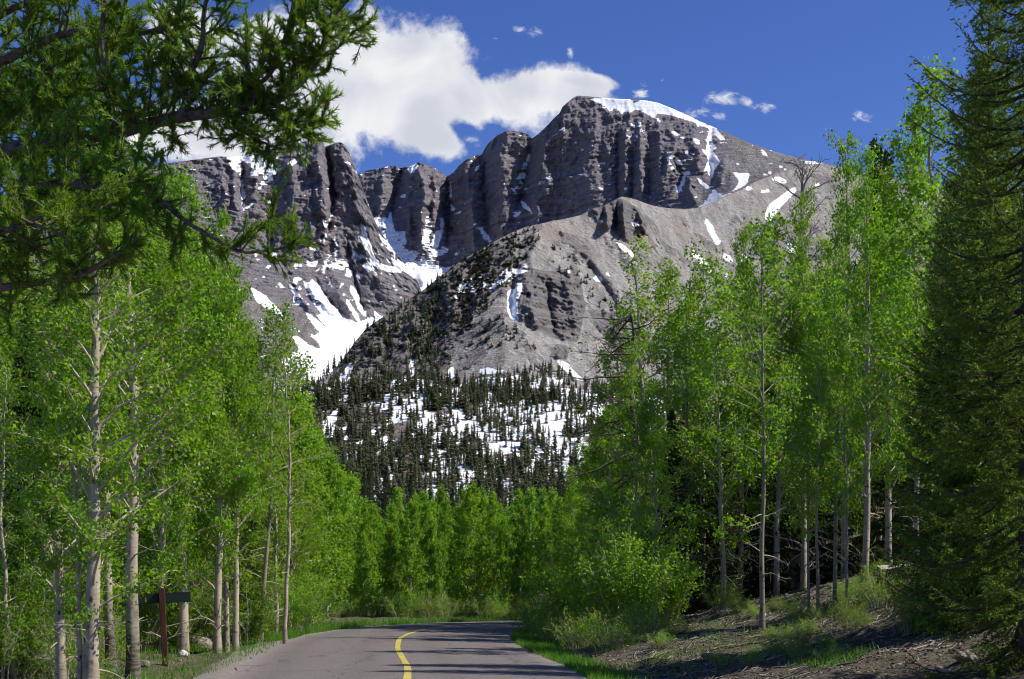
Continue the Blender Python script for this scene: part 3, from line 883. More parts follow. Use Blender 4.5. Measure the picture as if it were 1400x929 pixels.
B.add_snow([z4(p) for p in (
    [(105, 78), (160, 92), (205, 85), (330, 92), (470, 94), (500, 130), (560, 104), (640, 108), (690, 110), (740, 145), (820, 172), (900, 212), (990, 255), (1070, 295), (1150, 322), (1200, 380), (1228, 415), (1190, 415), (1150, 372), (1115, 380), (1132, 450), (1158, 480), (1122, 500), (1172, 565), (1182, 592), (1150, 620), (1132, 690), (1115, 725), (1098, 680), (1058, 668), (1080, 630), (1098, 580), (1068, 520), (1040, 485), (1088, 510), (1076, 430), (1098, 360), (1108, 325), (1030, 295), (950, 264), (880, 238), (780, 213), (680, 202), (670, 245), (640, 222), (580, 192), (520, 170), (470, 195), (430, 182), (405, 205), (378, 165), (330, 162), (322, 195), (270, 142), (210, 112)],
    [(248, 182), (295, 205), (270, 208)], [(678, 232), (720, 272), (690, 265)], [(800, 345), (875, 368), (830, 380)], [(978, 400), (1022, 418), (1018, 450), (982, 438)],
    [(755, 540), (820, 536), (860, 560), (858, 525), (872, 600), (912, 640), (960, 685), (915, 692), (908, 740), (884, 790), (852, 855), (845, 810), (878, 750), (892, 690), (878, 640), (848, 602), (800, 562), (780, 570), (820, 640), (818, 695), (798, 640), (772, 590)],
    [(918, 495), (938, 520), (932, 552), (912, 530)], [(1000, 715), (1050, 745), (1100, 790), (1092, 810), (1040, 768)], [(1122, 810), (1152, 815), (1160, 855), (1138, 842)],
    [(1290, 675), (1350, 686), (1420, 680), (1400, 760), (1330, 805), (1265, 840), (1330, 780), (1342, 740)], [(438, 378), (488, 392), (460, 412)], [(510, 378), (542, 380), (535, 408)], [(478, 288), (495, 290), (490, 322)], [(542, 265), (565, 290), (545, 305)], [(675, 432), (705, 436), (680, 442)], [(415, 795), (450, 795), (440, 825)],
    [(1000, 295), (1020, 300), (1010, 312)], [(1100, 850), (1200, 840), (1180, 900), (1050, 930), (1090, 900)])])
B.add_snow([z5(p) for p in ([(630, 280), (650, 290), (650, 330), (745, 298), (700, 360), (560, 400), (530, 390), (620, 350)], [(940, 25), (975, 62), (938, 52)], [(1175, 92), (1335, 112), (1250, 116)], [(1045, 118), (1070, 132), (1050, 138)], [(1075, 142), (1098, 152), (1080, 156)], [(970, 163), (1008, 170), (980, 178)], [(940, 176), (982, 188), (950, 186)], [(988, 203), (1040, 198), (1092, 220), (1092, 238), (1030, 222)], [(915, 120), (928, 125), (918, 130)])])
B.snow = blur(B.snow, 2)
B.snow = np.maximum(B.snow, 0.6 * smooth01(0.50, 0.62, fbm(X_ / 16 + 3, Z_ / 8, octv=4, seed=303)))
B.scree = np.clip(1 - np.clip(cl, 0, 1) * 1.6, 0, 1) * 0.75
B.build('mountain', ROCK)

# ---- the knoll in front, with its scree and the saddle that joins the peak
K_RX = [300, 380, 430, 455, 470, 485, 500, 520, 540, 560, 580, 600, 620, 640, 660, 680, 700, 720, 740, 755, 770, 795, 810, 820, 835, 845, 850, 862, 872, 885, 900, 915, 935, 950, 965, 978, 990, 1010, 1030, 1060, 1090, 1120, 1160, 1300, 1700]
K_RY = [545, 535, 522, 508, 490, 468, 450, 436, 424, 409, 396, 379, 364, 351, 340, 328, 318, 310, 306, 302, 300, 294, 285, 283, 277, 271, 269, 271, 274, 279, 283, 285, 286, 285, 281, 275, 269, 261, 250, 238, 228, 224, 233, 262, 380]
K = Sheet(300, 1700, 1.2, 250, [
    (K_RX, K_RY, [(300, 1450), (470, 1600), (560, 1720), (640, 1800), (740, 1900), (850, 2060), (920, 2180), (990, 2380), (1060, 2600), (1120, 2780), (1700, 2500)]),
    ([300, 480, 600, 690, 720, 780, 850, 1000, 1120, 1700], [550, 515, 468, 440, 438, 455, 480, 420, 400, 460], [(300, 1440), (480, 1540), (600, 1600), (690, 1560), (780, 1640), (850, 1660), (1000, 1900), (1700, 1900)]),
    ([300, 1700], [590, 590], [(300, 1250), (470, 1330), (690, 1250), (850, 1290), (1100, 1300), (1700, 1300)])])
kc = np.zeros_like(K.D)
def region(poly, val, arr):
    m = inpoly(K.PX, K.PY, np.array(poly, float)).astype(float)
    arr[...] = np.maximum(arr, blur(m, 6) * val)
region([(465, 490), (500, 450), (640, 352), (700, 330), (710, 370), (660, 410), (640, 450), (590, 500), (540, 525), (470, 530)], 0.75, kc)
region([(700, 360), (745, 372), (790, 368), (800, 420), (790, 468), (755, 462), (730, 448), (703, 430)], 1.0, kc)
region([(806, 284), (850, 272), (872, 285), (886, 305), (875, 330), (860, 332), (845, 315), (820, 312)], 1.0, kc)
region([(760, 470), (778, 475), (775, 492), (752, 488)], 0.9, kc)
region([(800, 420), (840, 430), (870, 470), (880, 520), (830, 470)], 0.7, kc)
region([(470, 470), (520, 440), (580, 460), (620, 500), (600, 525), (500, 525)], 0.9, kc)
carve(K, 47, kc, 22, 6.0, 62, 7)
for ln, am, w in (
    ([(705, 368), (699, 400), (701, 438)], -32, 9), ([(722, 385), (726, 420), (735, 450)], 36, 12), ([(748, 385), (752, 425), (760, 462)], -34, 7), ([(776, 372), (782, 420), (785, 462)], 30, 15),
    ([(740, 306), (730, 340), (722, 372)], 30, 16), ([(828, 281), (832, 314)], 55, 8), ([(851, 275), (856, 322)], 70, 7), ([(842, 280), (842, 318)], -45, 5), ([(873, 288), (884, 322)], 40, 6), ([(765, 478), (765, 490)], 18, 9),
    ([(640, 355), (640, 400), (632, 450)], -16, 13), ([(600, 400), (590, 450), (575, 505)], -18, 12), ([(560, 430), (555, 480), (545, 515)], 18, 12), ([(530, 445), (528, 505)], -14, 8), ([(620, 420), (612, 480)], 16, 12), ([(565, 470), (567, 505)], -24, 8),
    ([(760, 305), (800, 350), (840, 392), (880, 440)], 20, 14), ([(780, 330), (820, 380), (850, 430)], -14, 9), ([(800, 300), (850, 340), (900, 400)], 12, 13)):
    K.feature(ln, am, w)
z6 = lambda p: Zp(620, 300, 270 / 1394, p)
z7 = lambda p: Zp(380, 440, 240 / 1394, p)
z8 = lambda p: Zp(600, 440, 240 / 1394, p)
K.add_snow([z5(p) for p in ([(575, 455), (622, 510), (642, 570), (672, 610), (660, 628), (618, 572), (588, 512)], [(486, 655), (540, 698), (582, 740), (622, 790), (615, 810), (560, 752), (500, 692)], [(688, 675), (755, 720), (742, 742), (698, 712)], [(975, 390), (1000, 360), (1060, 318), (1090, 298), (1140, 262), (1155, 280), (1085, 350), (1025, 420), (1005, 485), (955, 455)],
    [(812, 275), (862, 258), (868, 278)], [(928, 280), (982, 278), (982, 292), (930, 292)], [(0, 600), (60, 638), (134, 690), (60, 664)], [(98, 488), (150, 488), (162, 512), (120, 507)], [(283, 368), (312, 385), (300, 388)], [(1100, 620), (1150, 600), (1160, 660), (1110, 680)], [(800, 690), (840, 700), (820, 750)], [(780, 800), (860, 830), (850, 850), (790, 830)], [(700, 800), (720, 810), (710, 835)], [(1258, 240), (1304, 236), (1292, 262)], [(940, 176), (984, 186), (950, 188)], [(988, 203), (1042, 198), (1092, 220), (1092, 238), (1030, 222)])])
K.add_snow([z6(p) for p in ([(380, 505), (432, 498), (462, 430), (485, 470), (465, 540), (445, 600), (455, 680), (455, 725), (420, 705), (388, 660), (382, 585)], [(980, 415), (1030, 398), (1075, 415), (1050, 438), (1000, 432)], [(1058, 356), (1112, 402), (1102, 410)], [(1125, 145), (1200, 186), (1284, 250), (1272, 264), (1200, 218)], [(800, 355), (825, 362), (815, 380)], [(495, 660), (535, 655), (510, 668)])])
K.add_snow([z6([(300, 410), (360, 355), (430, 345), (520, 322), (525, 370), (450, 400), (400, 440), (340, 465), (300, 500), (245, 490)])], 0.62)
K.add_snow([z6([(60, 420), (260, 400), (240, 470), (60, 560), (0, 560)])], 0.38)
K.add_snow([z7(p) for p in ([(280, 440), (330, 390), (400, 350), (500, 290), (522, 280), (495, 330), (430, 385), (390, 430), (300, 482), (240, 525), (180, 565), (130, 590), (-200, 650), (-300, 560), (60, 510), (160, 500)], [(488, 520), (540, 500), (620, 525), (680, 478), (730, 438), (805, 490), (740, 525), (700, 535), (660, 585), (600, 565), (560, 545), (500, 562)], [(540, 365), (585, 315), (590, 380), (562, 420), (578, 450), (508, 482), (488, 430)], [(1058, 288), (1102, 300), (1098, 400), (1050, 445), (1008, 442), (1050, 380)], [(1328, 470), (1350, 400), (1396, 360), (1396, 440)])])
K.add_snow([z8(p) for p in ([(318, 395), (370, 366), (450, 382), (532, 393), (430, 408), (350, 412)], [(195, 490), (280, 458), (400, 438), (500, 458), (640, 422), (655, 470), (565, 545), (500, 505), (400, 505), (300, 515), (215, 512)], [(555, 545), (620, 510), (700, 500), (750, 480), (830, 428), (900, 438), (985, 458), (965, 502), (900, 502), (935, 560), (975, 620), (900, 700), (500, 700), (560, 600)], [(928, 312), (1010, 322), (1065, 390), (1155, 472), (1100, 452), (1018, 394)], [(52, 460), (68, 400), (110, 348), (118, 420), (80, 462)])])
K.snow = blur(K.snow, 3)
vg = np.zeros_like(K.D)
region([(470, 490), (500, 450), (640, 352), (730, 308), (735, 340), (700, 390), (660, 430), (620, 470), (600, 500), (540, 520)], 0.5, vg)
region([(640, 430), (700, 440), (720, 460), (640, 480)], 0.35, vg)
region([(735, 330), (800, 350), (850, 420), (800, 380)], 0.3, vg)
K.veg = vg
X_, Z_ = K.XZ()
oc = smooth01(0.12, 0.34, fbm(X_ / 42, K.D / 60, octv=5, seed=310, gain=.6)) * smooth01(0, 18, K.PY - np.interp(K.xs, K_RX, K_RY)[None])
K.D -= oc * (7 * np.abs(fbm(X_ / 14, Z_ / 14, octv=4, seed=311)) + 2.5) + 1.3 * fbm(X_ / 7, Z_ / 7, octv=3, seed=312)
K.scree = np.clip(0.95 - kc * 1.2 - 0.55 * oc, 0, 1)
K.build('rocky_hill', KNOLL)

# ---- the forested hill with old snow
H_RX = [-900, 0, 250, 380, 430, 480, 520, 560, 600, 640, 700, 760, 830, 950, 1200, 2400]
H_RY = [560, 552, 548, 541, 531, 528, 521, 518, 521, 527, 532, 530, 536, 540, 540, 560]
Hh = Sheet(-900, 2300, 3.0, 170, [
    (H_RX, H_RY, [(-900, 1000), (2300, 1000)]),
    ([-900, 2300], [640, 640], [(-900, 720), (2300, 720)]),
    ([-900, 2300], [760, 760], [(-900, 400), (2300, 400)])])
X_, Z_ = Hh.XZ()
Hh.D -= 14 * fbm(X_ / 70, Hh.D / 70, octv=4, seed=70) + 4 * fbm(X_ / 14, Hh.D / 18, octv=3, seed=71)
sn = 0.22 + 0.27 * smooth01(530, 640, Hh.PX) * smooth01(760, 700, Hh.PY)
sn = sn + 0.95 * fbm(X_ / 9, Hh.D / 42, octv=4, seed=72) + 0.25 * fbm(X_ / 60, Hh.D / 70, octv=2, seed=73)
Hh.snow = np.clip(sn, 0, 1)
Hh.scree = np.full_like(Hh.D, 0.8)
Hh.build('hill', rock_mat('snowy_forest_floor', (0.08, 0.07, 0.06), (0.17, 0.15, 0.125), (0.11, 0.095, 0.08), (0.26, 0.225, 0.19), warm=(0.16, 0.13, 0.095)), 120)
# ------------------------------------------------------------------ tree prototypes
GOLD = math.pi * (3 - math.sqrt(5))


def wob(rng, n, amp):
    w = np.cumsum(rng.normal(size=(n, 2)), 0)
    w -= np.linspace(0, 1, n)[:, None] * w[-1]
    w = w / max(1e-6, np.abs(w).max()) * amp
    w[0] = 0
    return w


def joined(a, b, ma, mb):
    """trunk and limbs as one part with two barks"""
    va, vb = np.concatenate(a.V), np.concatenate(b.V)
    by = {}
    for P, off, k in ((a.P, 0, 0), (b.P, len(va), 1)):
        for p in P:
            by.setdefault(p.shape[1], []).append((p + off, k))
    polys = [np.concatenate([x[0] for x in v]) for v in by.values()]
    mi = np.concatenate([np.concatenate([np.full(len(x[0]), x[1]) for x in v]) for v in by.values()])
    return mesh('trunk', np.concatenate([va, vb]), polys, [ma, mb], True, mi=mi)


def aspen(seed, H, r0, cb, cw, nb, nleaf, leaf, sway=0.12, leafmat='aspen_leaf', bark='aspen_bark', lean=0.0, bare=6, sig=0.085, shape=0.65, up=(30, 62), cone=False, core=0.0):
    """trunk, branches and crown meshes of one aspen"""
    rng = np.random.default_rng(seed)
    n = 18
    z = np.concatenate([[-0.25], np.linspace(0, H, n - 1)])
    tp = np.zeros((n, 3))
    tp[:, 2] = z
    tp[1:, :2] = wob(rng, n - 1, sway) * np.linspace(0.25, 1, n - 1)[:, None]
    tp[:, 0] += lean * (np.clip(z, 0, None) / H) ** 1.4 * H
    tp[0, :2] = tp[1, :2]
    rad = r0 * np.clip(1 - np.clip(z, 0, None) / H, 0, 1) ** 0.78 + 0.006
    rad[0] *= 1.35
    rad[1] *= 1.22
    tk = Geo()
    tk.tube(tp, rad, 10, wob=0.04)
    br = Geo()
    anc, wgt = [], []
    def at(h):
        return np.array([np.interp(h, z, tp[:, k]) for k in range(3)])
    for i in range(nb + bare):
        dead = i >= nb
        u = (i + rng.random()) / nb if not dead else rng.random()
        t = cb + (0.985 - cb) * u ** 0.9 if not dead else cb * (0.35 + 0.65 * u)
        h = t * H
        b0 = at(h)
        az = i * GOLD + rng.normal() * 0.4
        prof = math.sin(math.pi * min(0.98, max(0.04, ((t - cb) / (1 - cb)))) ** shape) if not dead else 0.6
        prof = max(prof, 0.22)
        if cone and not dead:
            x_ = (t - cb) / (1 - cb)
            prof = (0.10 + 0.90 * (1 - x_) ** 0.75) * min(1.0, 0.62 + 2.2 * x_)
        L = cw * prof * rng.uniform(0.65, 1.2) * (0.55 if dead else 1)
        el = R(rng.uniform(*up)) if not dead else R(rng.uniform(-15, 30))
        d = np.array([math.cos(az) * math.cos(el), math.sin(az) * math.cos(el), math.sin(el)])
        m = 6
        s = np.linspace(0, 1, m)
        bend = rng.normal(size=3) * 0.18
        pts = b0 + d * (s * L)[:, None] + np.array([0, 0, -0.18 if not dead else -0.1]) * (s ** 2 * L)[:, None] + bend * (s ** 2 * L)[:, None] + rng.normal(size=(m, 3)) * 0.018 * L * s[:, None]
        r1 = min(0.38 * np.interp(h, z, rad), 0.008 + 0.016 * L)
        br.tube(pts, np.linspace(r1, 0.003, m), 5, cap=False)
        nt = int(3 + L * 7) if not dead else int(2 + L * 3)
        for k in range(nt):
            f = rng.uniform(0.36, 1.0)
            p = np.array([np.interp(f, s, pts[:, q]) for q in range(3)])
            td = nrm(d * 0.7 + rng.normal(size=3) * 0.75 + np.array([0, 0, 0.15]))
            tl = rng.uniform(0.14, 0.42) * (0.6 + 0.4 * L)
            e = p + td * tl
            br.tube(np.array([p, p + td * tl * .5 + rng.normal(size=3) * .02, e]), [0.0055, 0.004, 0.002], 3, cap=False)
            if not dead:
                for g in range(3):
                    anc.append(p + td * tl * (0.35 + 0.33 * g))
                    wgt.append(0.5 + rng.random())
        if not dead:
            for f in (0.55, 0.75, 0.9, 1.0):
                anc.append(np.array([np.interp(f, s, pts[:, q]) for q in range(3)]))
                wgt.append(0.7)
    anc = np.array(anc)
    wgt = np.array(wgt) * (0.15 + np.random.default_rng(seed + 5).random(len(wgt)) ** 2.2)
    idx = rng.choice(len(anc), nleaf, p=wgt / wgt.sum())
    P = anc[idx] + rng.normal(size=(nleaf, 3)) * sig
    if core:                                  # leaves sit out on the limbs and leave the stem in view
        ax = np.stack([np.interp(P[:, 2], z, tp[:, 0]), np.interp(P[:, 2], z, tp[:, 1])], 1)
        P = P[(np.hypot(*(P[:, :2] - ax).T) > core) | (P[:, 2] > 0.8 * H)]
        nleaf = len(P)
    cr = Geo()
    cr.leaves(P, leaf * rng.uniform(0.7, 1.25, nleaf), rng)
    nm = 'aspen'
    return [('trunk', joined(tk, br, M[bark], M['twig'])), ('crown', cr.mesh('crown', M[leafmat]))]


def spruce(seed, H, Rm, r0, gap=0.21, per=6, dens=62, bl=0.034, bw=0.0085, step=0.085, droop=(-22, 18), mat='spruce_needle', base=0.03, power=0.75, bare_low=0.0, side=0.42, gapprob=0.04):
    rng = np.random.default_rng(seed)
    tk = Geo()
    z = np.array([-0.25, 0, .3, H * .25, H * .5, H * .75, H])
    rad = np.array([1.35, 1.2, 1.05, .8, .55, .3, .02]) * r0
    tp = np.zeros((7, 3)); tp[:, 2] = z
    tp[2:, :2] += rng.normal(size=(5, 2)) * 0.02
    tk.tube(tp, rad, 9)
    br, nd = Geo(), Geo()
    S0, S1, AG = [], [], []
    h = base * H
    lev = 0
    while h < H * 0.985:
        t = h / H
        L0 = Rm * min(1.0, 1.12 * (1 - t) ** power) + 0.05
        for i in range(per):
            if rng.random() < gapprob:
                continue
            az = lev * 1.1 + i * 2 * math.pi / per + rng.normal() * 0.22
            L = L0 * rng.uniform(0.62, 1.14)
            el = R(droop[0] + (droop[1] - droop[0]) * t ** 1.2 * 1.6 + rng.normal() * 7)
            d = np.array([math.cos(az) * math.cos(el), math.sin(az) * math.cos(el), math.sin(el)])
            m = 7
            s = np.linspace(0, 1, m)
            pts = np.array([0, 0, h + rng.uniform(-.5, .5) * gap]) + d * (s * L)[:, None]
            pts[:, 2] += L * (-0.14 * np.sin(s * math.pi) + 0.16 * s ** 3)
            side_v = nrm(np.cross(d, [0, 0, 1.0]))
            pts += side_v * (rng.normal() * 0.1 * L * s ** 2)[:, None]
            br.tube(pts, np.linspace(min(0.30 * r0, 0.006 + 0.012 * L), 0.003, m), 4, cap=False)
            ns = max(3, int(L / step))
            for j in range(ns):
                f = (j + rng.random()) / ns
                if f < bare_low + 0.08:
                    continue
                p = np.array([np.interp(f, s, pts[:, q]) for q in range(3)])
                for sg in (-1, 1):
                    sl = (0.05 + side * L * (1 - f) ** 0.8 * min(1, f * 3 + .3)) * rng.uniform(0.6, 1.2)
                    sd = nrm(d * 0.75 + side_v * sg * 0.85 + np.array([0, 0, -0.22]) + rng.normal(size=3) * 0.22)
                    e = p + sd * sl
                    S0.append(p); S1.append(e); AG.append(0.35 + 0.65 * f)
                    if sl > 0.28 and bl < 0.06:
                        for g in range(int(sl / 0.11)):
                            ff = rng.uniform(0.25, 1)
                            pp = p + sd * sl * ff
                            dd = nrm(sd + side_v * rng.choice([-1, 1]) * 0.8 + rng.normal(size=3) * 0.3)
                            S0.append(pp); S1.append(pp + dd * rng.uniform(0.06, 0.15)); AG.append(0.3 + 0.7 * f * ff)
            S0.append(pts[-2]); S1.append(pts[-1] + d * 0.03); AG.append(1.0)
        h += gap * rng.uniform(0.75, 1.25) * (1 - 0.4 * t)
        lev += 1
    S0.append(np.array([0, 0, H * .96])); S1.append(np.array([0, 0, H + .04])); AG.append(1.0)
    nd.needles(S0, S1, dens, 0.85, bl, bw, rng, 3, AG)
    return [('trunk', joined(tk, br, M['conifer_bark'], M['conifer_bark'])), ('crown', nd.mesh('crown', M[mat], attrs={'tip': np.concatenate(nd.tip)}))]


def dead_tree(seed, path, r0, nb, L0, mat, az_bias=None, droop=-10, t0=0.25, curl=0.25, sub=5):
    rng = np.random.default_rng(seed)
    path = catmull(path, 8)
    n = len(path)
    t = np.linspace(0, 1, n)
    tk = Geo()
    tk.tube(path, r0 * (1 - t) ** 0.7 + 0.012, 8, wob=0.08)
    br = Geo()
    for i in range(nb):
        f = t0 + (1 - t0) * (i + rng.random()) / nb
        p = np.array([np.interp(f, t, path[:, q]) for q in range(3)])
        az = rng.uniform(0, 2 * math.pi) if az_bias is None or rng.random() < 0.35 else az_bias + rng.normal() * 0.5
        el = R(droop + rng.normal() * 16)
        d = np.array([math.cos(az) * math.cos(el), math.sin(az) * math.cos(el), math.sin(el)])
        L = L0 * rng.uniform(0.4, 1.15) * (1.15 - 0.6 * f)
        s = np.linspace(0, 1, 7)
        b = rng.normal(size=3) * curl
        pts = p + d * (s * L)[:, None] + b * (s ** 2 * L)[:, None] + rng.normal(size=(7, 3)) * 0.025 * L * s[:, None]
        br.tube(pts, np.linspace(min(0.35 * r0, 0.012 + 0.016 * L), 0.004, 7), 5, cap=False)
        for k in range(sub):
            ff = rng.uniform(0.25, 1)
            q0 = np.array([np.interp(ff, s, pts[:, q]) for q in range(3)])
            dd = nrm(d + rng.normal(size=3) * 0.6)
            ll = L * rng.uniform(0.15, 0.42)
            q1 = q0 + dd * ll * .5 + rng.normal(size=3) * 0.05 * ll
            q2 = q0 + dd * ll + rng.normal(size=3) * 0.1 * ll
            br.tube(np.array([q0, q1, q2]), [0.008, 0.006, 0.003], 3, cap=False)
            for g in range(2):
                dd2 = nrm(dd + rng.normal(size=3) * 0.7)
                br.tube(np.array([q1, q1 + dd2 * ll * .5]), [0.005, 0.0025], 3, cap=False)
    return [('trunk', joined(tk, br, M[mat], M[mat]))]


def bush(seed, H, W, nst, nleaf, leaf, mat='young_leaf', sig=0.09, vis_stems=True):
    rng = np.random.default_rng(seed)
    st, cr = Geo(), Geo()
    anc = []
    for i in range(nst):
        az = rng.uniform(0, 2 * math.pi)
        rr = rng.uniform(0, 1) ** 0.7
        hh = H * rng.uniform(0.55, 1.0) * (1 - 0.35 * rr)
        s = np.linspace(0, 1, 7)
        foot = np.array([math.cos(az), math.sin(az), 0]) * W * .35 * rr
        pts = foot + np.array([0, 0, 1.0]) * (s * hh)[:, None] + np.array([math.cos(az), math.sin(az), 0]) * (s ** 1.5 * W * .6 * rr)[:, None] + rng.normal(size=(7, 3)) * 0.03 * H * s[:, None] * .6
        pts[0, 2] = -0.15
        st.tube(pts, np.linspace(0.008 + 0.006 * hh, 0.003, 7), 4, cap=False)
        for k in range(int(5 + hh * 4)):
            f = rng.uniform(0.15, 1)
            p = np.array([np.interp(f, s, pts[:, q]) for q in range(3)])
            d = nrm(rng.normal(size=3) + np.array([0, 0, .5]))
            l = rng.uniform(0.15, 0.5) * (0.4 + 0.25 * H)
            st.tube(np.array([p, p + d * l]), [0.005, 0.002], 3, cap=False)
            for g in (0.4, 0.7, 1.0):
                if f > 0.3 or rng.random() < 0.4:
                    anc.append(p + d * l * g)
    anc = np.array(anc)
    w = rng.random(len(anc)) ** 1.3
    idx = rng.choice(len(anc), nleaf, p=w / w.sum())
    cr.leaves(anc[idx] + rng.normal(size=(nleaf, 3)) * sig, leaf * rng.uniform(.7, 1.25, nleaf), rng)
    return [('stems', st.mesh('stems', M['twig'])), ('leaves', cr.mesh('leaves', M[mat]))]


def px2x(px, Y):
    return (px - 700) / F * Y


def ground_hit(px, py):
    """where the line of sight through a photograph pixel meets the ground"""
    Y = np.arange(13, 110, 0.1)
    X = px2x(px, Y)
    z = CZ + (HZ - py) / F * Y
    g = ground_z(X, Y)
    k = np.nonzero(z <= g)[0]
    y = Y[k[0]] if len(k) else 100.0
    return px2x(px, y), y


def height_to(top, Y, base):
    return CZ + (HZ - top) / F * Y - base
# ------------------------------------------------------------------ aspens left of the road
tall_A = aspen(101, 9.0, 0.125, 0.17, 1.95, 72, 15000, 0.066, 0.10, bare=9, shape=0.5, sig=0.075)
front_A = aspen(121, 9.0, 0.125, 0.13, 1.9, 60, 9500, 0.068, 0.07, bare=9, shape=0.5, sig=0.075, core=0.42)
front_B = aspen(122, 9.0, 0.11, 0.15, 1.8, 56, 8500, 0.068, 0.16, bare=9, shape=0.5, sig=0.075, core=0.40)
front_C = aspen(123, 9.0, 0.112, 0.30, 1.8, 50, 8500, 0.068, 0.14, bare=4, shape=0.5, sig=0.075, core=0.40, bark='rough_aspen_bark')
tall_B = aspen(102, 9.0, 0.11, 0.14, 1.9, 70, 13500, 0.066, 0.20, bare=8, shape=0.5, sig=0.075)
tall_C = aspen(103, 9.0, 0.10, 0.20, 1.75, 62, 12000, 0.066, 0.18, bare=7, lean=0.04, shape=0.5, sig=0.075)
thin_A = aspen(104, 8.0, 0.058, 0.16, 1.45, 50, 7000, 0.066, 0.2, bare=6, sig=0.075)
thin_B = aspen(105, 8.0, 0.052, 0.34, 1.45, 40, 5200, 0.066, 0.14, bare=8, bark='grey_bark', sig=0.075)
sparse = aspen(106, 8.0, 0.050, 0.30, 1.0, 34, 2100, 0.058, 0.22, bare=8)
young_A = aspen(107, 6.0, 0.050, 0.03, 1.55, 84, 7500, 0.098, 0.10, 'young_leaf', bare=2, cone=True, sig=0.060, up=(22, 58))
young_B = aspen(108, 6.0, 0.055, 0.06, 1.35, 76, 6500, 0.098, 0.16, 'young_leaf', bare=3, cone=True, sig=0.060, up=(18, 58))
young_C = aspen(109, 6.0, 0.045, 0.02, 1.2, 74, 5800, 0.098, 0.12, 'young_leaf', bare=2, cone=True, sig=0.055, up=(25, 60))
back_A = aspen(110, 9.0, 0.085, 0.10, 1.9, 70, 13000, 0.074, 0.25, bare=4, sig=0.13, shape=0.55)
back_B = aspen(111, 9.0, 0.080, 0.16, 1.6, 64, 11000, 0.074, 0.2, bare=5, sig=0.13, shape=0.5)
bright = aspen(112, 7.0, 0.040, 0.30, 1.0, 46, 4200, 0.066, 0.10, 'young_leaf', bare=7, bark='grey_bark')


def aspen_at(proto, h0, px, Y, top, rz, label, group=None, thick=1.0, lean=(0, 0), cat='aspen tree', base_py=None, name='aspen_tree', width=1.0):
    if base_py:
        x, Y = ground_hit(px, base_py)
    else:
        x = px2x(px, Y)
    g = gz(x, Y)
    s = height_to(top, Y, g) / h0
    o = spawn(proto, name, (x, Y, g - 0.02), rz, (s * thick * width, s * thick * width, s), lean)
    return tag(o, label, cat, group)


LEFT = 'aspens beside the left edge of the road'
for proto, h0, px, Y, top, rz, lab, th, lean in (
    (front_A, 9, 124, 20.0, 175, 0.4, 'tallest pale aspen with the thick straight trunk near the left edge of the photo', 1.0, (0, 0.010)),
    (front_C, 9, 182, 23.0, 200, 2.1, 'thick aspen with rough dark bark at its foot, just left of the brown post', 1.05, (0, 0.012)),
    (front_B, 9, 84, 20.8, 330, 1.2, 'slender pale aspen at the far left standing beside the tallest aspen', 0.9, (0, 0)),
    (thin_A, 8, 108, 20.0, 430, 3.3, 'thinnest pole-like aspen between the two left foreground trunks', 0.9, (0, 0.01)),
    (front_C, 9, 152, 24.5, 240, 3.1, 'pale aspen leaning to the right behind the tallest left trunk', 0.8, (0, 0.04)),
    (thin_A, 8, 60, 24.0, 420, 0.9, 'thin pale aspen at the far left, half hidden by green leaves', 0.95, (0, 0)),
    (tall_A, 9, 250, 31.0, 235, 2.9, 'pale aspen standing right behind the dark signboard', 0.8, (0, 0)),
    (tall_B, 9, 297, 31.5, 290, 4.4, 'first of three straight aspens beside the boulder, counted from the boulder', 0.72, (0, 0.006)),
    (thin_A, 8, 309, 32.5, 375, 5.0, 'middle trunk of the three straight aspens beside the boulder', 1.0, (0, 0.004)),
    (tall_C, 9, 322, 31.8, 360, 2.2, 'third of the three aspens beside the boulder, closest to the road edge', 0.72, (0, 0.010)),
    (thin_B, 8, 356, 36.0, 415, 0.3, 'grey aspen leaning right a little beyond the three boulder aspens', 1.0, (0, 0.05)),
    (thin_A, 8, 377, 38.5, 490, 3.7, 'small aspen at the verge just beyond the leaning grey aspen', 0.9, (0, 0)),
    (sparse, 8, 390, 33.5, 432, 1.9, 'sparse twiggy aspen whose thin top shows against the snow bowl', 1.0, (0, 0)),
    (sparse, 8, 20, 22.0, 480, 4.1, 'thin aspen stem leaning right at the left edge among dense leaves', 1.1, (0, 0.06)),
):
    aspen_at(proto, h0, px, Y, top, rz, lab, LEFT, th, lean)

BACKL = 'aspens filling the wood left of the road'
rr = random.Random(5)
for i in range(46):
    px = rr.uniform(-90, 405)
    Y = rr.uniform(29, 58)
    X = px2x(px, Y)
    if road_d([X], [Y])[0] > -HALF - 2.0:
        continue
    env = np.interp(px, [-100, 200, 250, 310, 350, 390, 430], [230, 240, 262, 345, 435, 520, 610])
    top = env + rr.uniform(0, 190)
    aspen_at([back_A, back_B, tall_C, back_A][i % 4], 9, px, Y, top, rr.uniform(0, 6.28), 'leafy aspen in the thick wood left of the road behind the front trunks', BACKL, rr.uniform(0.85, 1.1))
for px, Y, top in ((405, 47, 560), (425, 50, 600), (447, 54, 622), (462, 58, 640), (432, 60, 585), (410, 58, 540), (440, 66, 610), (480, 62, 650)):
    aspen_at([young_A, back_A, young_B][int(px) % 3], [6, 9, 6][int(px) % 3], px, Y, top, px * .7, 'rounded young aspen where the left wood meets the bend', 'aspens at the left of the bend', 1.0)

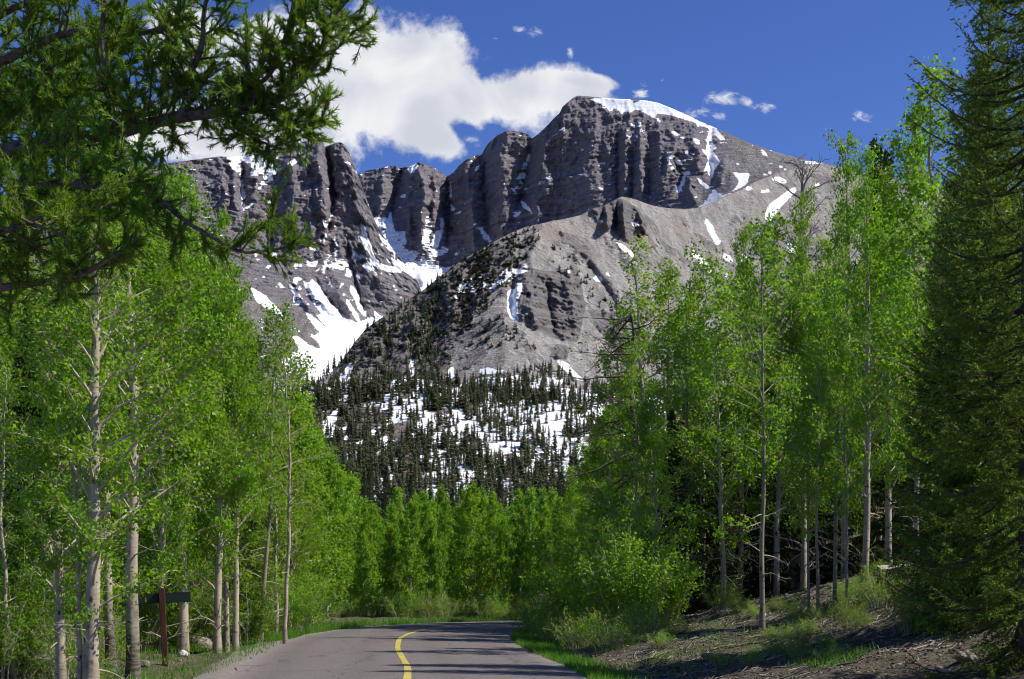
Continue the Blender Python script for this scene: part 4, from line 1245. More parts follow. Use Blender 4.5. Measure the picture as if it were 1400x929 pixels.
# the bright row of young aspens across the bend
rr = random.Random(11)
ROW = 'young aspens in the row across the bend'
k = 0
for i, px in enumerate(np.linspace(462, 796, 36)):
    Y = rr.uniform(55.5, 66)
    top = np.interp(px, [470, 500, 540, 575, 610, 650, 690, 720, 760, 792], [700, 690, 680, 675, 660, 660, 672, 668, 660, 630]) + rr.uniform(0, 38)
    aspen_at([young_A, young_B, young_C][i % 3], 6, px + rr.uniform(-6, 6), Y, top, rr.uniform(0, 6.28), 'bright green young aspen in the row where the road bends away', ROW, rr.uniform(0.62, 0.9))
for i, px in enumerate(np.linspace(450, 850, 26)):
    Y = rr.uniform(68, 84)
    top = 668 + rr.uniform(0, 50)
    aspen_at([young_B, young_A, young_C][i % 3], 6, px + rr.uniform(-6, 6), Y, top, rr.uniform(0, 6.28), 'young aspen in the second rank behind the bright row at the bend', 'young aspens behind the bright row', 0.75)
ROW_SHRUBS = [(px_, rr.uniform(54.3, 57.5), rr.uniform(.45, .8)) for px_ in np.linspace(455, 800, 30)]

# ------------------------------------------------------------------ right of the road
RIGHT = 'aspens on the bank right of the road'
for proto, h0, px, Y, top, rz, lab, th, lean, bpy_ in (
    (thin_B, 8, 1042, None, 300, 0.5, 'slender grey-green aspen standing alone lowest on the dirt bank', 0.95, (0, -0.004), 862),
    (bright, 7, 1106, None, 520, 1.5, 'left pole of the cluster of thin aspens on the bank', 1.0, (0, 0), 842),
    (thin_B, 8, 1119, None, 420, 2.2, 'second pole of the cluster of thin aspens on the bank', 0.8, (0, 0), 845),
    (bright, 7, 1141, None, 380, 2.9, 'thin aspen with bright backlit leaves in the middle of the bank cluster', 1.05, (0, 0), 832),
    (thin_B, 8, 1157, None, 470, 5.2, 'rightmost thin pole of the aspen cluster on the bank', 0.75, (0, -0.012), 838),
    (tall_C, 9, 1182, None, 205, 1.1, 'white-barked aspen with dark scars right of the thin cluster', 0.72, (0, 0), 795),
    (tall_B, 9, 1155, 41, 190, 3.1, 'tall leafy aspen whose top stands against the blue sky', 0.62, (0, 0), None),
    (tall_A, 9, 1215, 38, 235, 4.0, 'full aspen crown left of the dark young pine', 0.62, (0, 0), None),
    (back_B, 9, 1252, 37, 150, 0.2, 'tall aspen rising beside the big spruce', 0.66, (0, 0), None),
    (thin_A, 8, 1280, 34, 92, 2.0, 'tallest thin aspen top showing below the spruce boughs', 1.1, (0, 0), None),
    (tall_B, 9, 1098, 42, 268, 5.5, 'aspen crown in front of the bare grey snag', 0.62, (0, 0), None),
    (thin_A, 8, 1062, 41, 300, 1.7, 'narrow aspen left of the bare grey snag', 1.0, (0, 0), None),
    (tall_C, 9, 1010, 46, 318, 0.8, 'aspen with an open crown above the lone grey-green trunk', 0.62, (0, 0), None),
    (thin_A, 8, 962, 45, 345, 3.8, 'open aspen crown against the pale scree slope', 1.0, (0, 0), None),
    (thin_B, 8, 915, 44, 365, 4.9, 'aspen beside the twin dark dead trunks', 1.1, (0, 0), None),
    (sparse, 8, 880, 43, 325, 0.0, 'light thin-topped aspen pointing up against the knoll', 1.25, (0, 0), None),
    (thin_A, 8, 850, 43, 420, 2.4, 'low aspen at the left end of the right-hand wood', 0.95, (0, 0), None),
    (thin_A, 8, 866, 34.9, 470, 1.3, 'leafy young aspen partly veiling the dark dead pine', 0.9, (0, 0), None),
    (thin_A, 8, 895, 34.6, 520, 2.3, 'leafy young aspen right of the dark dead pine', 0.9, (0, 0), None),
    (thin_A, 8, 835, 39.5, 560, 2.9, 'short leafy aspen left of the dark dead pine', 1.0, (0, 0), None),
    (thin_A, 8, 988, 40.0, 365, 4.3, 'open aspen crown between the dark bare-topped tree and the lone trunk', 1.1, (0, 0), None),
    (thin_B, 8, 938, 42.0, 392, 0.7, 'thin aspen just left of the dark bare-topped tree', 1.1, (0, 0), None),
    (back_B, 9, 1130, 47, 330, 2.6, 'broad aspen behind the thin bank cluster', 0.8, (0, 0), None),
    (back_A, 9, 1200, 46, 300, 3.6, 'broad aspen behind the white-barked aspen', 0.75, (0, 0), None),
):
    aspen_at(proto, h0, px, Y, top, rz, lab, RIGHT, th, lean, base_py=bpy_)
rr = random.Random(23)
for i in range(20):
    px = rr.uniform(850, 1320)
    Y = rr.uniform(47, 66)
    env = np.interp(px, [830, 900, 1000, 1100, 1150, 1320], [640, 540, 470, 380, 330, 250])
    X = px2x(px, Y)
    if abs(road_d([X], [Y])[0]) < HALF + 1.5:
        Y += 9
    aspen_at([back_A, back_B, thin_A][i % 3], [9, 9, 8][i % 3], px, Y, env + rr.uniform(0, 130), rr.uniform(0, 6.28), 'aspen deep in the wood behind the front trees of the bank', 'aspens deep in the right-hand wood', rr.uniform(0.8, 1.0))
for px, Y, top in ((812, 50, 600), (835, 47, 560), (862, 52, 575), (800, 58, 610), (780, 56, 640)):
    aspen_at([back_B, young_A][int(px) % 2], [9, 6][int(px) % 2], px, Y, top, px * 1.3, 'leafy aspen rising behind the roadside thicket', 'aspens behind the roadside thicket')

# thicket at the inner side of the bend
bushes = [bush(201, 3.0, 2.0, 34, 6500, 0.078, 'young_leaf'), bush(202, 2.4, 2.0, 30, 3400, 0.060, 'aspen_leaf'), bush(203, 1.5, 1.6, 34, 2600, 0.055, 'young_leaf', 0.07), bush(204, 3.2, 1.7, 26, 6000, 0.080, 'young_leaf')]
sap_bush = bush(211, 2.9, 1.9, 24, 5200, 0.068, 'aspen_leaf')
for px, Y, s in ROW_SHRUBS:
    x = px2x(px, Y)
    if road_d([x], [Y])[0] < -HALF - 0.8:
        tag(spawn(bushes[1], 'shrub', (x, Y, gz(x, Y) - .02), px, s * .75), 'low leafy shrub at the feet of the young aspens across the bend', 'shrub', 'shrubs at the feet of the bend aspens')
for j, (b, h0, px, Y, top, lab) in enumerate((
    (3, 3.2, 868, 33.5, 690, 'bright leafy thicket, largest of those right of the road'),
    (0, 3.0, 826, 36.0, 712, 'bright leafy bush left of the largest roadside thicket'),
    (0, 3.0, 795, 39.5, 735, 'leafy bush at the inner side of the bend'),
    (1, 2.4, 768, 41.0, 770, 'low leafy bush closest to the inner bend'),
    (1, 2.4, 742, 43.5, 795, 'small green bush by the far inner edge of the road'),
    (3, 3.2, 905, 35.5, 715, 'narrow leafy bush against the dark fir'),
    (0, 3.0, 848, 40.0, 655, 'tall bush behind the roadside thicket'),
    (2, 1.5, 728, 41.5, 818, 'grey-green twiggy shrub low beside the bend'),
    (2, 1.5, 760, 35.5, 822, 'twiggy shrub at the grass edge of the road'),
    (2, 1.5, 795, 32.0, 825, 'twiggy shrub in front of the roadside thicket'),
    (2, 1.5, 835, 29.5, 832, 'dull twiggy shrub nearest the road on the right'),
    (2, 1.5, 880, 30.5, 815, 'dull twiggy shrub at the foot of the largest thicket'),
)):
    x = px2x(px, Y); g = gz(x, Y)
    s = height_to(top, Y, g) / h0
    tag(spawn(bushes[b], 'shrub', (x, Y, g - .02), j * 1.3, s), lab, 'shrub', 'shrubs at the inner side of the bend')
for j, (px, Y, s) in enumerate(((12, 22.5, .75), (45, 23.5, .9), (70, 24.6, .8), (-10, 25, 1.0), (68, 26.5, 1.0), (30, 28.5, 1.1), (78, 27.8, .95), (112, 30, 1.1), (160, 31, 1.0), (205, 34.5, .9), (338, 36, .7), (395, 41, .8), (412, 44, .9), (272, 36.5, .9))):
    x = px2x(px, Y)
    tag(spawn(sap_bush, 'shrub', (x, Y, gz(x, Y) - .02), j * 1.9, s), 'head-high leafy aspen shoots between the trunks left of the road', 'shrub', 'leafy shoots between the left trunks')
rr = random.Random(31)
for j in range(64):
    px = rr.uniform(-40, 330); Y = rr.uniform(22, 42) if j % 2 else rr.uniform(22, 29)
    x = px2x(px, Y)
    if road_d([x], [Y])[0] > -HALF - 1.6 or (165 < px < 335 and Y < 31.5):
        continue
    s = rr.uniform(0.4, 0.85)
    tag(spawn(bushes[[2, 1, 1][j % 3]], 'shrub', (x, Y, gz(x, Y) - .02), rr.uniform(0, 6), s), 'low leafy shrub on the floor of the wood left of the road', 'shrub', 'undergrowth shrubs left of the road')
for j, (px, py, s, lab) in enumerate(((1205, 830, 0.45, 'small leafy shrub below the tree stump on the bank'), (1165, 862, 0.35, 'small green sapling bush in the middle of the bank'), (1245, 868, 0.4, 'small leafy shrub in front of the big spruce'), (985, 835, 0.4, 'small shrub left of the lone trunk on the bank'), (1085, 852, 0.3, 'little green shrub by the foot of the thin cluster'))):
    x, Y = ground_hit(px, py)
    tag(spawn(bushes[1], 'shrub', (x, Y, gz(x, Y) - .02), j, s), lab, 'shrub', 'small shrubs on the bank')

# ------------------------------------------------------------------ conifers near by
big_spruce = spruce(301, 13.5, 1.75, 0.17, gapprob=0.14, gap=0.27, per=6, dens=78, bl=0.042, bw=0.0135, base=0.02, power=0.5, step=0.07, side=0.36)
o = spawn(big_spruce, 'spruce_tree', (px2x(1408, 17.5), 17.5, gz(px2x(1408, 17.5), 17.5) - .03), 0.7)
tag(o, 'huge dark spruce filling the right edge of the photo from ground to top', 'spruce tree')
mid_spruce = spruce(302, 9.0, 1.5, 0.12, gap=0.20, per=7, dens=48, bl=0.070, bw=0.026, step=0.09, base=0.04, power=0.7)
fir_dense = spruce(303, 10.0, 1.55, 0.13, gap=0.27, per=6, dens=34, bl=0.12, bw=0.055, step=0.12, base=0.06, power=0.8, mat='fir_needle')
fir_slim = spruce(304, 10.0, 1.15, 0.12, gap=0.27, per=6, dens=34, bl=0.12, bw=0.055, step=0.12, base=0.10, power=0.85, mat='fir_needle')
for proto, h0, px, Y, top, lab, th, nm in (
    (mid_spruce, 9, 1300, 24, 235, 'dark green young conifer with upswept shoots left of the huge spruce', 0.85, 'spruce_tree'),
    (mid_spruce, 9, 1450, 24, -120, 'dark conifer crowding behind the huge spruce at the right edge', 1.0, 'spruce_tree'),
    (mid_spruce, 9, 1352, 22.5, -30, 'tall dense spruce close behind the left side of the huge spruce', 0.82, 'spruce_tree'),
    (mid_spruce, 9, 1345, 30, 60, 'tall spruce standing between the young conifer and the huge spruce', 0.8, 'spruce_tree'),
    (fir_slim, 10, 1198, 58, 192, 'pair of dark pointed fir tops above the aspens, the taller one', 0.9, 'fir_tree'),
    (fir_slim, 10, 1213, 60, 206, 'pair of dark pointed fir tops above the aspens, the shorter one', 0.85, 'fir_tree'),
    (fir_dense, 10, 1020, 48, 500, 'dark fir up the bank between two others, nearest the fallen log', 1.0, 'fir_tree'),
    (fir_dense, 10, 1120, 46, 520, 'dark fir directly behind the thin aspen cluster', 1.0, 'fir_tree'),
    (fir_dense, 10, 870, 46, 600, 'dark fir rising out of the roadside thicket', 1.0, 'fir_tree'),
    (fir_dense, 10, 985, 44, 545, 'dark fir standing at the back of the dirt bank', 1.0, 'fir_tree'),
    (fir_dense, 10, 918, 41, 560, 'black-green fir behind the largest roadside thicket', 1.0, 'fir_tree'),
    (fir_dense, 10, 950, 50, 520, 'dark fir between the two firs at the top of the bank', 1.0, 'fir_tree'),
    (fir_dense, 10, 1060, 52, 470, 'dark fir behind the lone grey-green trunk', 1.0, 'fir_tree'),
    (fir_slim, 10, 1090, 50, 430, 'dark slim fir behind the thin aspen cluster', 1.0, 'fir_tree'),
    (fir_dense, 10, 1225, 45, 400, 'dark fir in deep shade behind the tree stump', 1.0, 'fir_tree'),
    (fir_dense, 10, 1160, 56, 380, 'dark fir in shade behind the white-barked aspen', 1.0, 'fir_tree'),
    (fir_dense, 10, 1280, 40, 330, 'shaded fir hidden behind the young conifer', 1.0, 'fir_tree'),
    (fir_dense, 10, 345, 44, 470, 'dark fir among the left aspens, beyond the boulder', 1.0, 'fir_tree'),
    (fir_dense, 10, 230, 40, 420, 'dark fir in the left wood behind the signboard', 1.0, 'fir_tree'),
    (fir_dense, 10, 40, 36, 420, 'dark fir in the left wood by the edge of the photo', 1.1, 'fir_tree'),
    (fir_dense, 10, 140, 42, 450, 'dark fir in the left wood behind the tallest aspen', 1.0, 'fir_tree'),
    (mid_spruce, 9, 345, 37, 690, 'small dark fir by the verge beyond the boulder', 1.5, 'fir_tree'),
    (mid_spruce, 9, 232, 33, 700, 'small shaded fir behind the signboard', 1.6, 'fir_tree'),
    (mid_spruce, 9, 25, 24, 690, 'low dark fir in the left corner of the photo', 1.6, 'fir_tree'),
):
    x = px2x(px, Y); g = gz(x, Y)
    s = height_to(top, Y, g) / h0
    tag(spawn(proto, nm, (x, Y, g - .03), px * 0.37, (s * th, s * th, s)), lab, 'conifer', 'dark conifers in the woods by the road')
rr = random.Random(41)
for i, px in enumerate(np.linspace(462, 800, 22)):
    Y = rr.uniform(88, 118)
    top = np.interp(px, [460, 500, 540, 580, 620, 660, 700, 760, 800], [635, 625, 640, 655, 662, 655, 648, 628, 610]) + rr.uniform(-6, 34)
    x = px2x(px + rr.uniform(-6, 6), Y); g = gz(x, Y)
    s = height_to(top, Y, g) / 10
    tag(spawn([fir_slim, fir_dense][i % 2], 'fir_tree', (x, Y, g - .03), rr.uniform(0, 6), (s * 1.05, s * 1.05, s)), 'dark fir standing behind the young aspens at the bend', 'fir tree', 'dark firs behind the aspens at the bend')

# dead trees
snag = dead_tree(401, [(0, 0, -.3), (0.05, 0, 3), (0.0, 0.1, 6), (0.15, 0, 9), (0.2, 0, 11.3)], 0.16, 46, 1.3, 'dead_wood', droop=42, t0=0.62, curl=0.2, sub=8)
x = px2x(1088, 47); g = gz(x, 47)
s = height_to(222, 47, g) / 11.3
tag(spawn(snag, 'dead_tree', (x, 47, g - .02), 0.4, s), 'bare grey snag with a brushy top against the mountain', 'dead tree')
Yd = 36.0
def pp(px, py, Y, x0, g0, dy=0.0):
    return (px2x(px, Y) - x0, dy, CZ + (HZ - py) / F * Y - g0)
x0 = px2x(898, Yd); g0 = gz(x0, Yd)
dead1 = dead_tree(402, [(0, 0, -.3), pp(893, 760, Yd, x0, g0), pp(882, 690, Yd, x0, g0, .05), pp(872, 610, Yd, x0, g0, .1), pp(863, 540, Yd, x0, g0), pp(868, 470, Yd, x0, g0, .1), pp(862, 425, Yd, x0, g0)], 0.11, 30, 2.2, 'dark_dead', az_bias=math.pi, droop=-14, t0=0.28, curl=0.32, sub=7)
tag(spawn(dead1, 'dead_tree', (x0, Yd, g0 - .02)), 'dark dead pine with drooping bare limbs beside the fir', 'dead tree')
x0 = px2x(962, 51.5); g0 = gz(x0, 51.5)
dead2 = dead_tree(403, [(0, 0, -.3), pp(966, 720, 51.5, x0, g0), pp(955, 640, 51.5, x0, g0), pp(961, 575, 51.5, x0, g0), pp(946, 538, 51.5, x0, g0), pp(936, 514, 51.5, x0, g0), pp(915, 503, 51.5, x0, g0), pp(898, 510, 51.5, x0, g0), pp(872, 524, 51.5, x0, g0)], 0.055, 26, 0.9, 'dark_dead', az_bias=math.pi, droop=-5, t0=0.35, curl=0.4)
tag(spawn(dead2, 'dead_tree', (x0, 51.5, g0 - .02)), 'bleached dead tree with its top arching over to the road side', 'dead tree')
x0 = px2x(930, 44); g0 = gz(x0, 44)
dead3 = dead_tree(404, [(0, 0, -.3), pp(932, 700, 44, x0, g0), pp(936, 560, 44, x0, g0), pp(941, 450, 44, x0, g0), pp(944, 378, 44, x0, g0)], 0.13, 34, 1.3, 'dark_dead', droop=25, t0=0.4, curl=0.35)
tag(spawn(dead3, 'dead_tree', (x0, 44, g0 - .02)), 'dark bare-topped tree against the scree slope', 'dead tree')

# ------------------------------------------------------------------ the old pine at the upper left
def build_pine():
    rng = np.random.default_rng(501)
    Yp = 10.5
    bx = px2x(-190, Yp)
    g = gz(bx, Yp)
    root = empty('pine_tree', (bx, Yp, g - .03))
    tag(root, 'old pine whose needled limbs hang over the upper left of the photo', 'pine tree')
    def P(px, py, Y):
        return np.array([px2x(px, Y) - bx, Y - Yp, CZ + (HZ - py) / F * Y - g])
    tk = Geo()
    tpts = catmull([(0, 0, -.4), (0.02, 0, 1.5), (0.1, 0.05, 3.2), (0.05, 0, 5), (0.12, 0.1, 7.2), (0.1, 0.05, 9)], 5)
    tk.tube(tpts, np.interp(tpts[:, 2], [-.4, 0, 3, 9], [.30, .25, .20, .03]), 12, wob=0.06)
    link('trunk', tk.mesh('trunk', M['pine_bark'], True), root)
    def trunk_at(z):
        return np.array([np.interp(z, tpts[:, 2], tpts[:, 0]), np.interp(z, tpts[:, 2], tpts[:, 1]), z])

    def limb(pts, r0, r1, nsub, sublen, dens=1.0, up=0.25, t0=0.15, subs=None):
        pts = [trunk_at(pts[0][2] + 0.0)] + list(pts) if pts[0][0] > 0.15 else list(pts)
        c = catmull(pts, 8)
        n = len(c)
        t = np.linspace(0, 1, n)
        wd = Geo()
        wd.tube(c, np.linspace(r0 * .78, r1, n), 8, wob=0.10)
        nd = Geo()
        S0, S1, L = [], [], []
        def shoots(a, b, m):
            """needled shoot tips scattered along a branchlet"""
            ax = nrm(b - a)
            for _ in range(m):
                f = rng.uniform(0.15, 1.0)
                p = a + (b - a) * f
                d = nrm(ax * 0.7 + rng.normal(size=3) * 0.65 + np.array([0, 0, up]))
                l = rng.uniform(0.05, 0.16)
                e = p + d * l
                wd.tube(np.array([p, e]), [0.0045, 0.003], 3, cap=False)
                S0.append(e - d * 0.075); S1.append(e + d * 0.012)
            S0.append(b - ax * .07); S1.append(b + ax * .012)
        def sub(p, d, l, lvl=0):
            k = 5
            s = np.linspace(0, 1, k)
            q = p + d * (s * l)[:, None] + rng.normal(size=3) * 0.16 * (s ** 2 * l)[:, None] + np.array([0, 0, up * .5]) * (s ** 2 * l)[:, None]
            q[1:] += rng.normal(size=(k - 1, 3)) * 0.02 * l
            wd.tube(q, np.linspace(0.007 + 0.008 * l, 0.0035, k), 4, cap=False)
            for i in range(k - 1):
                if i >= 1 or lvl:
                    shoots(q[i], q[i + 1], max(1, int(l * 4.4 * dens)))
            if lvl == 0:
                for _ in range(int(2 + l * 4)):
                    f = rng.integers(1, k)
                    sub(q[f], nrm(d + rng.normal(size=3) * 0.75), l * rng.uniform(0.25, 0.55), 1)
        for i in range(nsub):
            f = t0 + (1 - t0) * (i + rng.random()) / nsub
            p = np.array([np.interp(f, t, c[:, q]) for q in range(3)])
            j = min(n - 2, int(f * (n - 1)))
            ax = nrm(c[j + 1] - c[j])
            rd = rng.normal(size=3) * np.array([1, 1, 0.9]) + np.array([0, 0, up])
            d = nrm(ax * 0.55 + nrm(rd - ax * (rd @ ax)))
            sub(p, d, sublen * rng.uniform(0.4, 1.15) * (1.1 - 0.45 * f))
        for a, b in (subs or []):
            sub(a, nrm(b - a), np.linalg.norm(b - a))
        shoots(c[-3], c[-1], 6)
        nd.needles(S0, S1, 420, 0.85, 0.042, 0.0066, rng, 26)
        lo = link('limb', wd.mesh('limb', M['pine_bark'], True), root)
        link('needles', nd.mesh('needles', M['pine_needle']), lo)

    # the long limb reaching out over the road, with its upturned arms
    limb([P(-60, 235, 10.4), P(60, 190, 10.0), P(150, 178, 9.6), P(225, 158, 9.4), P(300, 148, 9.2), P(360, 140, 9.2), P(405, 112, 9.2), P(437, 72, 9.2), P(452, 35, 9.2), P(474, -15, 9.2)], 0.075, 0.010, 44, 0.42, 1.0, t0=0.22)
    limb([P(128, 178, 9.6), P(152, 130, 9.6), P(142, 80, 9.5), P(140, 30, 9.5), P(150, -60, 9.6)], 0.035, 0.014, 20, 0.5, 1.0, t0=0.15)
    limb([P(215, 160, 9.4), P(250, 110, 9.3), P(275, 60, 9.2), P(280, 5, 9.2), P(300, -60, 9.2)], 0.034, 0.012, 22, 0.45, 1.0, t0=0.1)
    limb([P(300, 148, 9.2), P(330, 118, 9.2), P(365, 100, 9.1), P(385, 60, 9.1), P(400, 5, 9.1), P(405, -40, 9.1)], 0.026, 0.010, 20, 0.40, 1.0, t0=0.1)
    limb([P(330, 145, 9.2), P(375, 150, 9.1), P(410, 165, 9.0), P(442, 158, 9.0)], 0.016, 0.006, 12, 0.22, 1.1, up=0.05, t0=0.2)
    limb([P(290, 150, 9.2), P(320, 168, 9.1), P(352, 185, 9.0), P(378, 196, 9.0)], 0.014, 0.005, 8, 0.18, 0.9, up=0.0, t0=0.3)
    # upper limbs
    limb([P(-80, 120, 10.6), P(20, 70, 10.2), P(100, 38, 9.9), P(190, 40, 9.7), P(250, 22, 9.6)], 0.06, 0.012, 30, 0.55, 1.0, t0=0.15)
    limb([P(-80, 60, 10.6), P(10, 10, 10.3), P(90, -20, 10.0), P(180, -60, 9.9)], 0.05, 0.012, 24, 0.6, 1.0, t0=0.1)
    # lower limbs on the left
    limb([P(-90, 300, 10.5), P(0, 270, 10.0), P(70, 245, 9.6), P(130, 250, 9.3), P(190, 235, 9.2)], 0.05, 0.010, 30, 0.55, 1.0, t0=0.2)
    limb([P(-90, 210, 10.6), P(-10, 170, 10.3), P(50, 130, 10.2), P(95, 110, 10.0)], 0.045, 0.010, 26, 0.6, 1.0, t0=0.2)
    limb([P(-120, 350, 10.0), P(-20, 320, 9.4), P(40, 300, 9.0), P(90, 318, 8.8)], 0.04, 0.010, 24, 0.55, 1.0, t0=0.2)
    limb([P(-100, 410, 10.2), P(0, 388, 9.8), P(60, 380, 9.5), P(110, 370, 9.2), P(160, 340, 9.0)], 0.055, 0.012, 16, 0.5, 0.8, t0=0.35)
    limb([P(110, 180, 9.7), P(150, 215, 9.6), P(200, 250, 9.4), P(245, 290, 9.3), P(290, 318, 9.2), P(330, 338, 9.2), P(375, 335, 9.2), P(405, 328, 9.2)], 0.028, 0.008, 10, 0.3, 0.8, t0=0.35)
    for a_, b_, c_ in ((150, 90, 11.2), (235, 200, 11.3), (60, 150, 11.0), (300, 255, 11.0)):
        limb([P(-100, a_ + 30, c_), P(-20, a_, c_ + .1), P(40, (a_ + b_) / 2, c_ + .2), P(95, b_, c_ + .2), P(150, b_ - 10, c_)], 0.035, 0.009, 22, 0.6, 1.0, t0=0.25)


build_pine()
# ------------------------------------------------------------------ forest on the snowy hill and scrub on the knoll
def tiny_conifer(seed, lev=13, per=7, r=0.17, low=0.06, ragged=0.35):
    rng = np.random.default_rng(seed)
    V, T = [], []
    def add(p, *f):
        b = len(V)
        V.extend(p)
        T.extend([[b + i for i in x] for x in f])
    for k in range(3):
        a = k * 2.1
        add([(0.012 * math.cos(a), 0.012 * math.sin(a), -.06), (0.012 * math.cos(a + 2.1), 0.012 * math.sin(a + 2.1), -.06), (0, 0, .9)], (0, 1, 2))
    for i in range(lev):
        t = low + (1 - low) * (i + 0.3) / lev
        rr = r * (1 - t) ** 0.75 * (1 + 0.3 * math.sin(i * 1.9 + seed)) + 0.012
        for j in range(per):
            if rng.random() < 0.12:
                continue
            a = rng.uniform(0, 6.283)
            L = rr * rng.uniform(1 - ragged, 1 + ragged)
            w = 0.45 * L + 0.008
            dz = -0.05 * rng.uniform(0.2, 1.2) + (0.03 if t > .7 else 0)
            ca, sa = math.cos(a), math.sin(a)
            z = t + rng.normal() * 0.015
            add([(0, 0, z + .045), (ca * L * .55 - sa * w, sa * L * .55 + ca * w, z + dz * .5), (ca * L, sa * L, z + dz), (ca * L * .55 + sa * w, sa * L * .55 - ca * w, z + dz * .5 - .012)], (0, 1, 2), (0, 2, 3))
    add([(-.012, 0, .93), (.012, 0, .93), (0, 0, 1.03)], (0, 1, 2))
    return np.array(V), np.array(T)


TINY = [tiny_conifer(600 + i, r=[0.19, 0.23, 0.17, 0.26, 0.20, 0.16][i], ragged=[.35, .5, .3, .5, .4, .3][i]) for i in range(6)]
SCRUB = [tiny_conifer(620 + i, lev=7, per=8, r=0.42, low=0.05, ragged=.5) for i in range(3)]


def merged(name, protos, P, H, rng, mat):
    Vs, Ts, n = [], [], 0
    for p, h in zip(P, H):
        V, T = protos[rng.integers(len(protos))]
        a = rng.uniform(0, 6.283)
        c, s = math.cos(a), math.sin(a)
        w = h * rng.uniform(0.85, 1.15)
        Vs.append(np.stack([(V[:, 0] * c - V[:, 1] * s) * w + p[0], (V[:, 0] * s + V[:, 1] * c) * w + p[1], V[:, 2] * h + p[2]], 1))
        Ts.append(T + n)
        n += len(V)
    return link(name, mesh(name, np.concatenate(Vs), [np.concatenate(Ts)], mat))


def build_forest():
    rng = np.random.default_rng(77)
    n = 30000
    px = rng.uniform(150, 1330, n)
    py = rng.uniform(520, 742, n)
    P, ok = Hh.at(px, py)
    j = np.clip(((px - Hh.xs[0]) / 3).astype(int), 0, len(Hh.xs) - 1)
    i = np.clip(((py - Hh.PY[0, j]) / (Hh.PY[-1, j] - Hh.PY[0, j]) * 169).astype(int), 0, 169)
    sn = Hh.snow[i, j]
    den = 0.085 * (1 - 0.40 * smooth01(0.35, 0.65, sn)) * (0.55 + 0.9 * smooth01(-0.25, 0.35, fbm(P[:, 0] / 40, P[:, 1] / 60, octv=3, seed=88)))
    den *= 1 + 1.3 * smooth01(575, 535, py)            # the crest is the thickest
    den *= 1 + 0.5 * smooth01(560, 470, px)
    keep = ok & (rng.random(n) < den * 3.4)
    P, px, py = P[keep], px[keep], py[keep]
    H = (3.2 + 8.6 * rng.random(len(P)) ** 1.3) * (0.8 + 0.4 * rng.random(len(P)))
    sz = H / P[:, 1] + 100 * ((px > 430) & (px < 790) & (py > 552) & (py < 690))
    order = np.argsort(-sz)
    near, rest = order[:240], order[240:]
    mes = [mesh('fir_tree', V, [T], M['far_needle']) for V, T in TINY]
    for k in near:
        o = link('fir_tree', mes[rng.integers(6)])
        h = float(H[k]); w = h * rng.uniform(.85, 1.15)
        o.location = (P[k] - np.array([0, 0, .1])).tolist()
        o.scale = (w, w, h)
        o.rotation_euler = (0, 0, rng.uniform(0, 6.28))
        tag(o, 'small dark fir on the snow-patched hill below the rocky knoll', 'fir tree', 'firs on the snow-patched hill')
    tag(merged('distant_forest', TINY, P[rest], H[rest], rng, M['far_needle']), 'mass of dark firs along the crest and flanks of the snowy hill', 'forest', kind='stuff')
    # knoll
    n = 26000
    px = rng.uniform(400, 900, n); py = rng.uniform(290, 540, n)
    P, ok = K.at(px, py)
    ridge = np.interp(px, K_RX, K_RY)
    den = np.zeros(n)
    def reg(poly, v):
        m = inpoly(px, py, np.array(poly, float))
        den[m] = np.maximum(den[m], v)
    reg([(440, 510), (470, 488), (500, 448), (560, 408), (640, 348), (700, 316), (735, 305), (740, 330), (715, 360), (690, 400), (650, 440), (620, 480), (610, 525), (470, 530)], 0.16)
    reg([(560, 420), (640, 360), (700, 330), (690, 390), (640, 440), (600, 480), (560, 500)], 0.24)
    reg([(640, 440), (690, 430), (715, 455), (690, 480), (640, 475)], 0.10)
    reg([(660, 468), (720, 462), (740, 478), (700, 482)], 0.10)
    reg([(735, 330), (800, 350), (870, 440), (830, 440), (770, 380)], 0.06)
    reg([(690, 508), (760, 500), (790, 520), (830, 530), (700, 535)], 0.22)
    reg([(640, 515), (700, 505), (760, 540), (640, 540)], 0.10)
    reg([(400, 535), (440, 512), (470, 505), (560, 522), (600, 530), (400, 545)], 0.16)
    den *= 0.5 + 1.0 * smooth01(-.2, .3, fbm(px / 22, py / 16, octv=3, seed=91))
    keep = ok & (rng.random(n) < den * 1.1)
    P, px, py = P[keep], px[keep], py[keep]
    pr = (px > 600) & (py < 500)
    H = np.where(pr, rng.uniform(3.2, 7.5, len(P)), rng.uniform(5.0, 12, len(P)))
    tag(merged('hillside_scrub', SCRUB, P[pr], H[pr], rng, M['far_needle']), 'dark scrub pines scattered over the rocky knoll', 'scrub', kind='stuff')
    tag(merged('hillside_forest', TINY, P[~pr], H[~pr] * 1.0, rng, M['far_needle']), 'dark firs climbing the left flank and foot of the rocky knoll', 'forest', kind='stuff')
    # a few firs standing out on the skyline of the snow bowl
    mes2 = mes
    for px_, py_, h in ((443, 512, 13), (449, 508, 16), (457, 503, 19), (466, 494, 13), (474, 484, 12)):
        p, _ = K.at([px_], [py_ + 3])
        o = link('fir_tree', mes2[int(px_) % 6]); o.location = p[0].tolist(); o.scale = (h * .9, h * .9, h)
        tag(o, 'lone fir standing out against the bright snow bowl', 'fir tree', 'firs against the snow bowl')


build_forest()

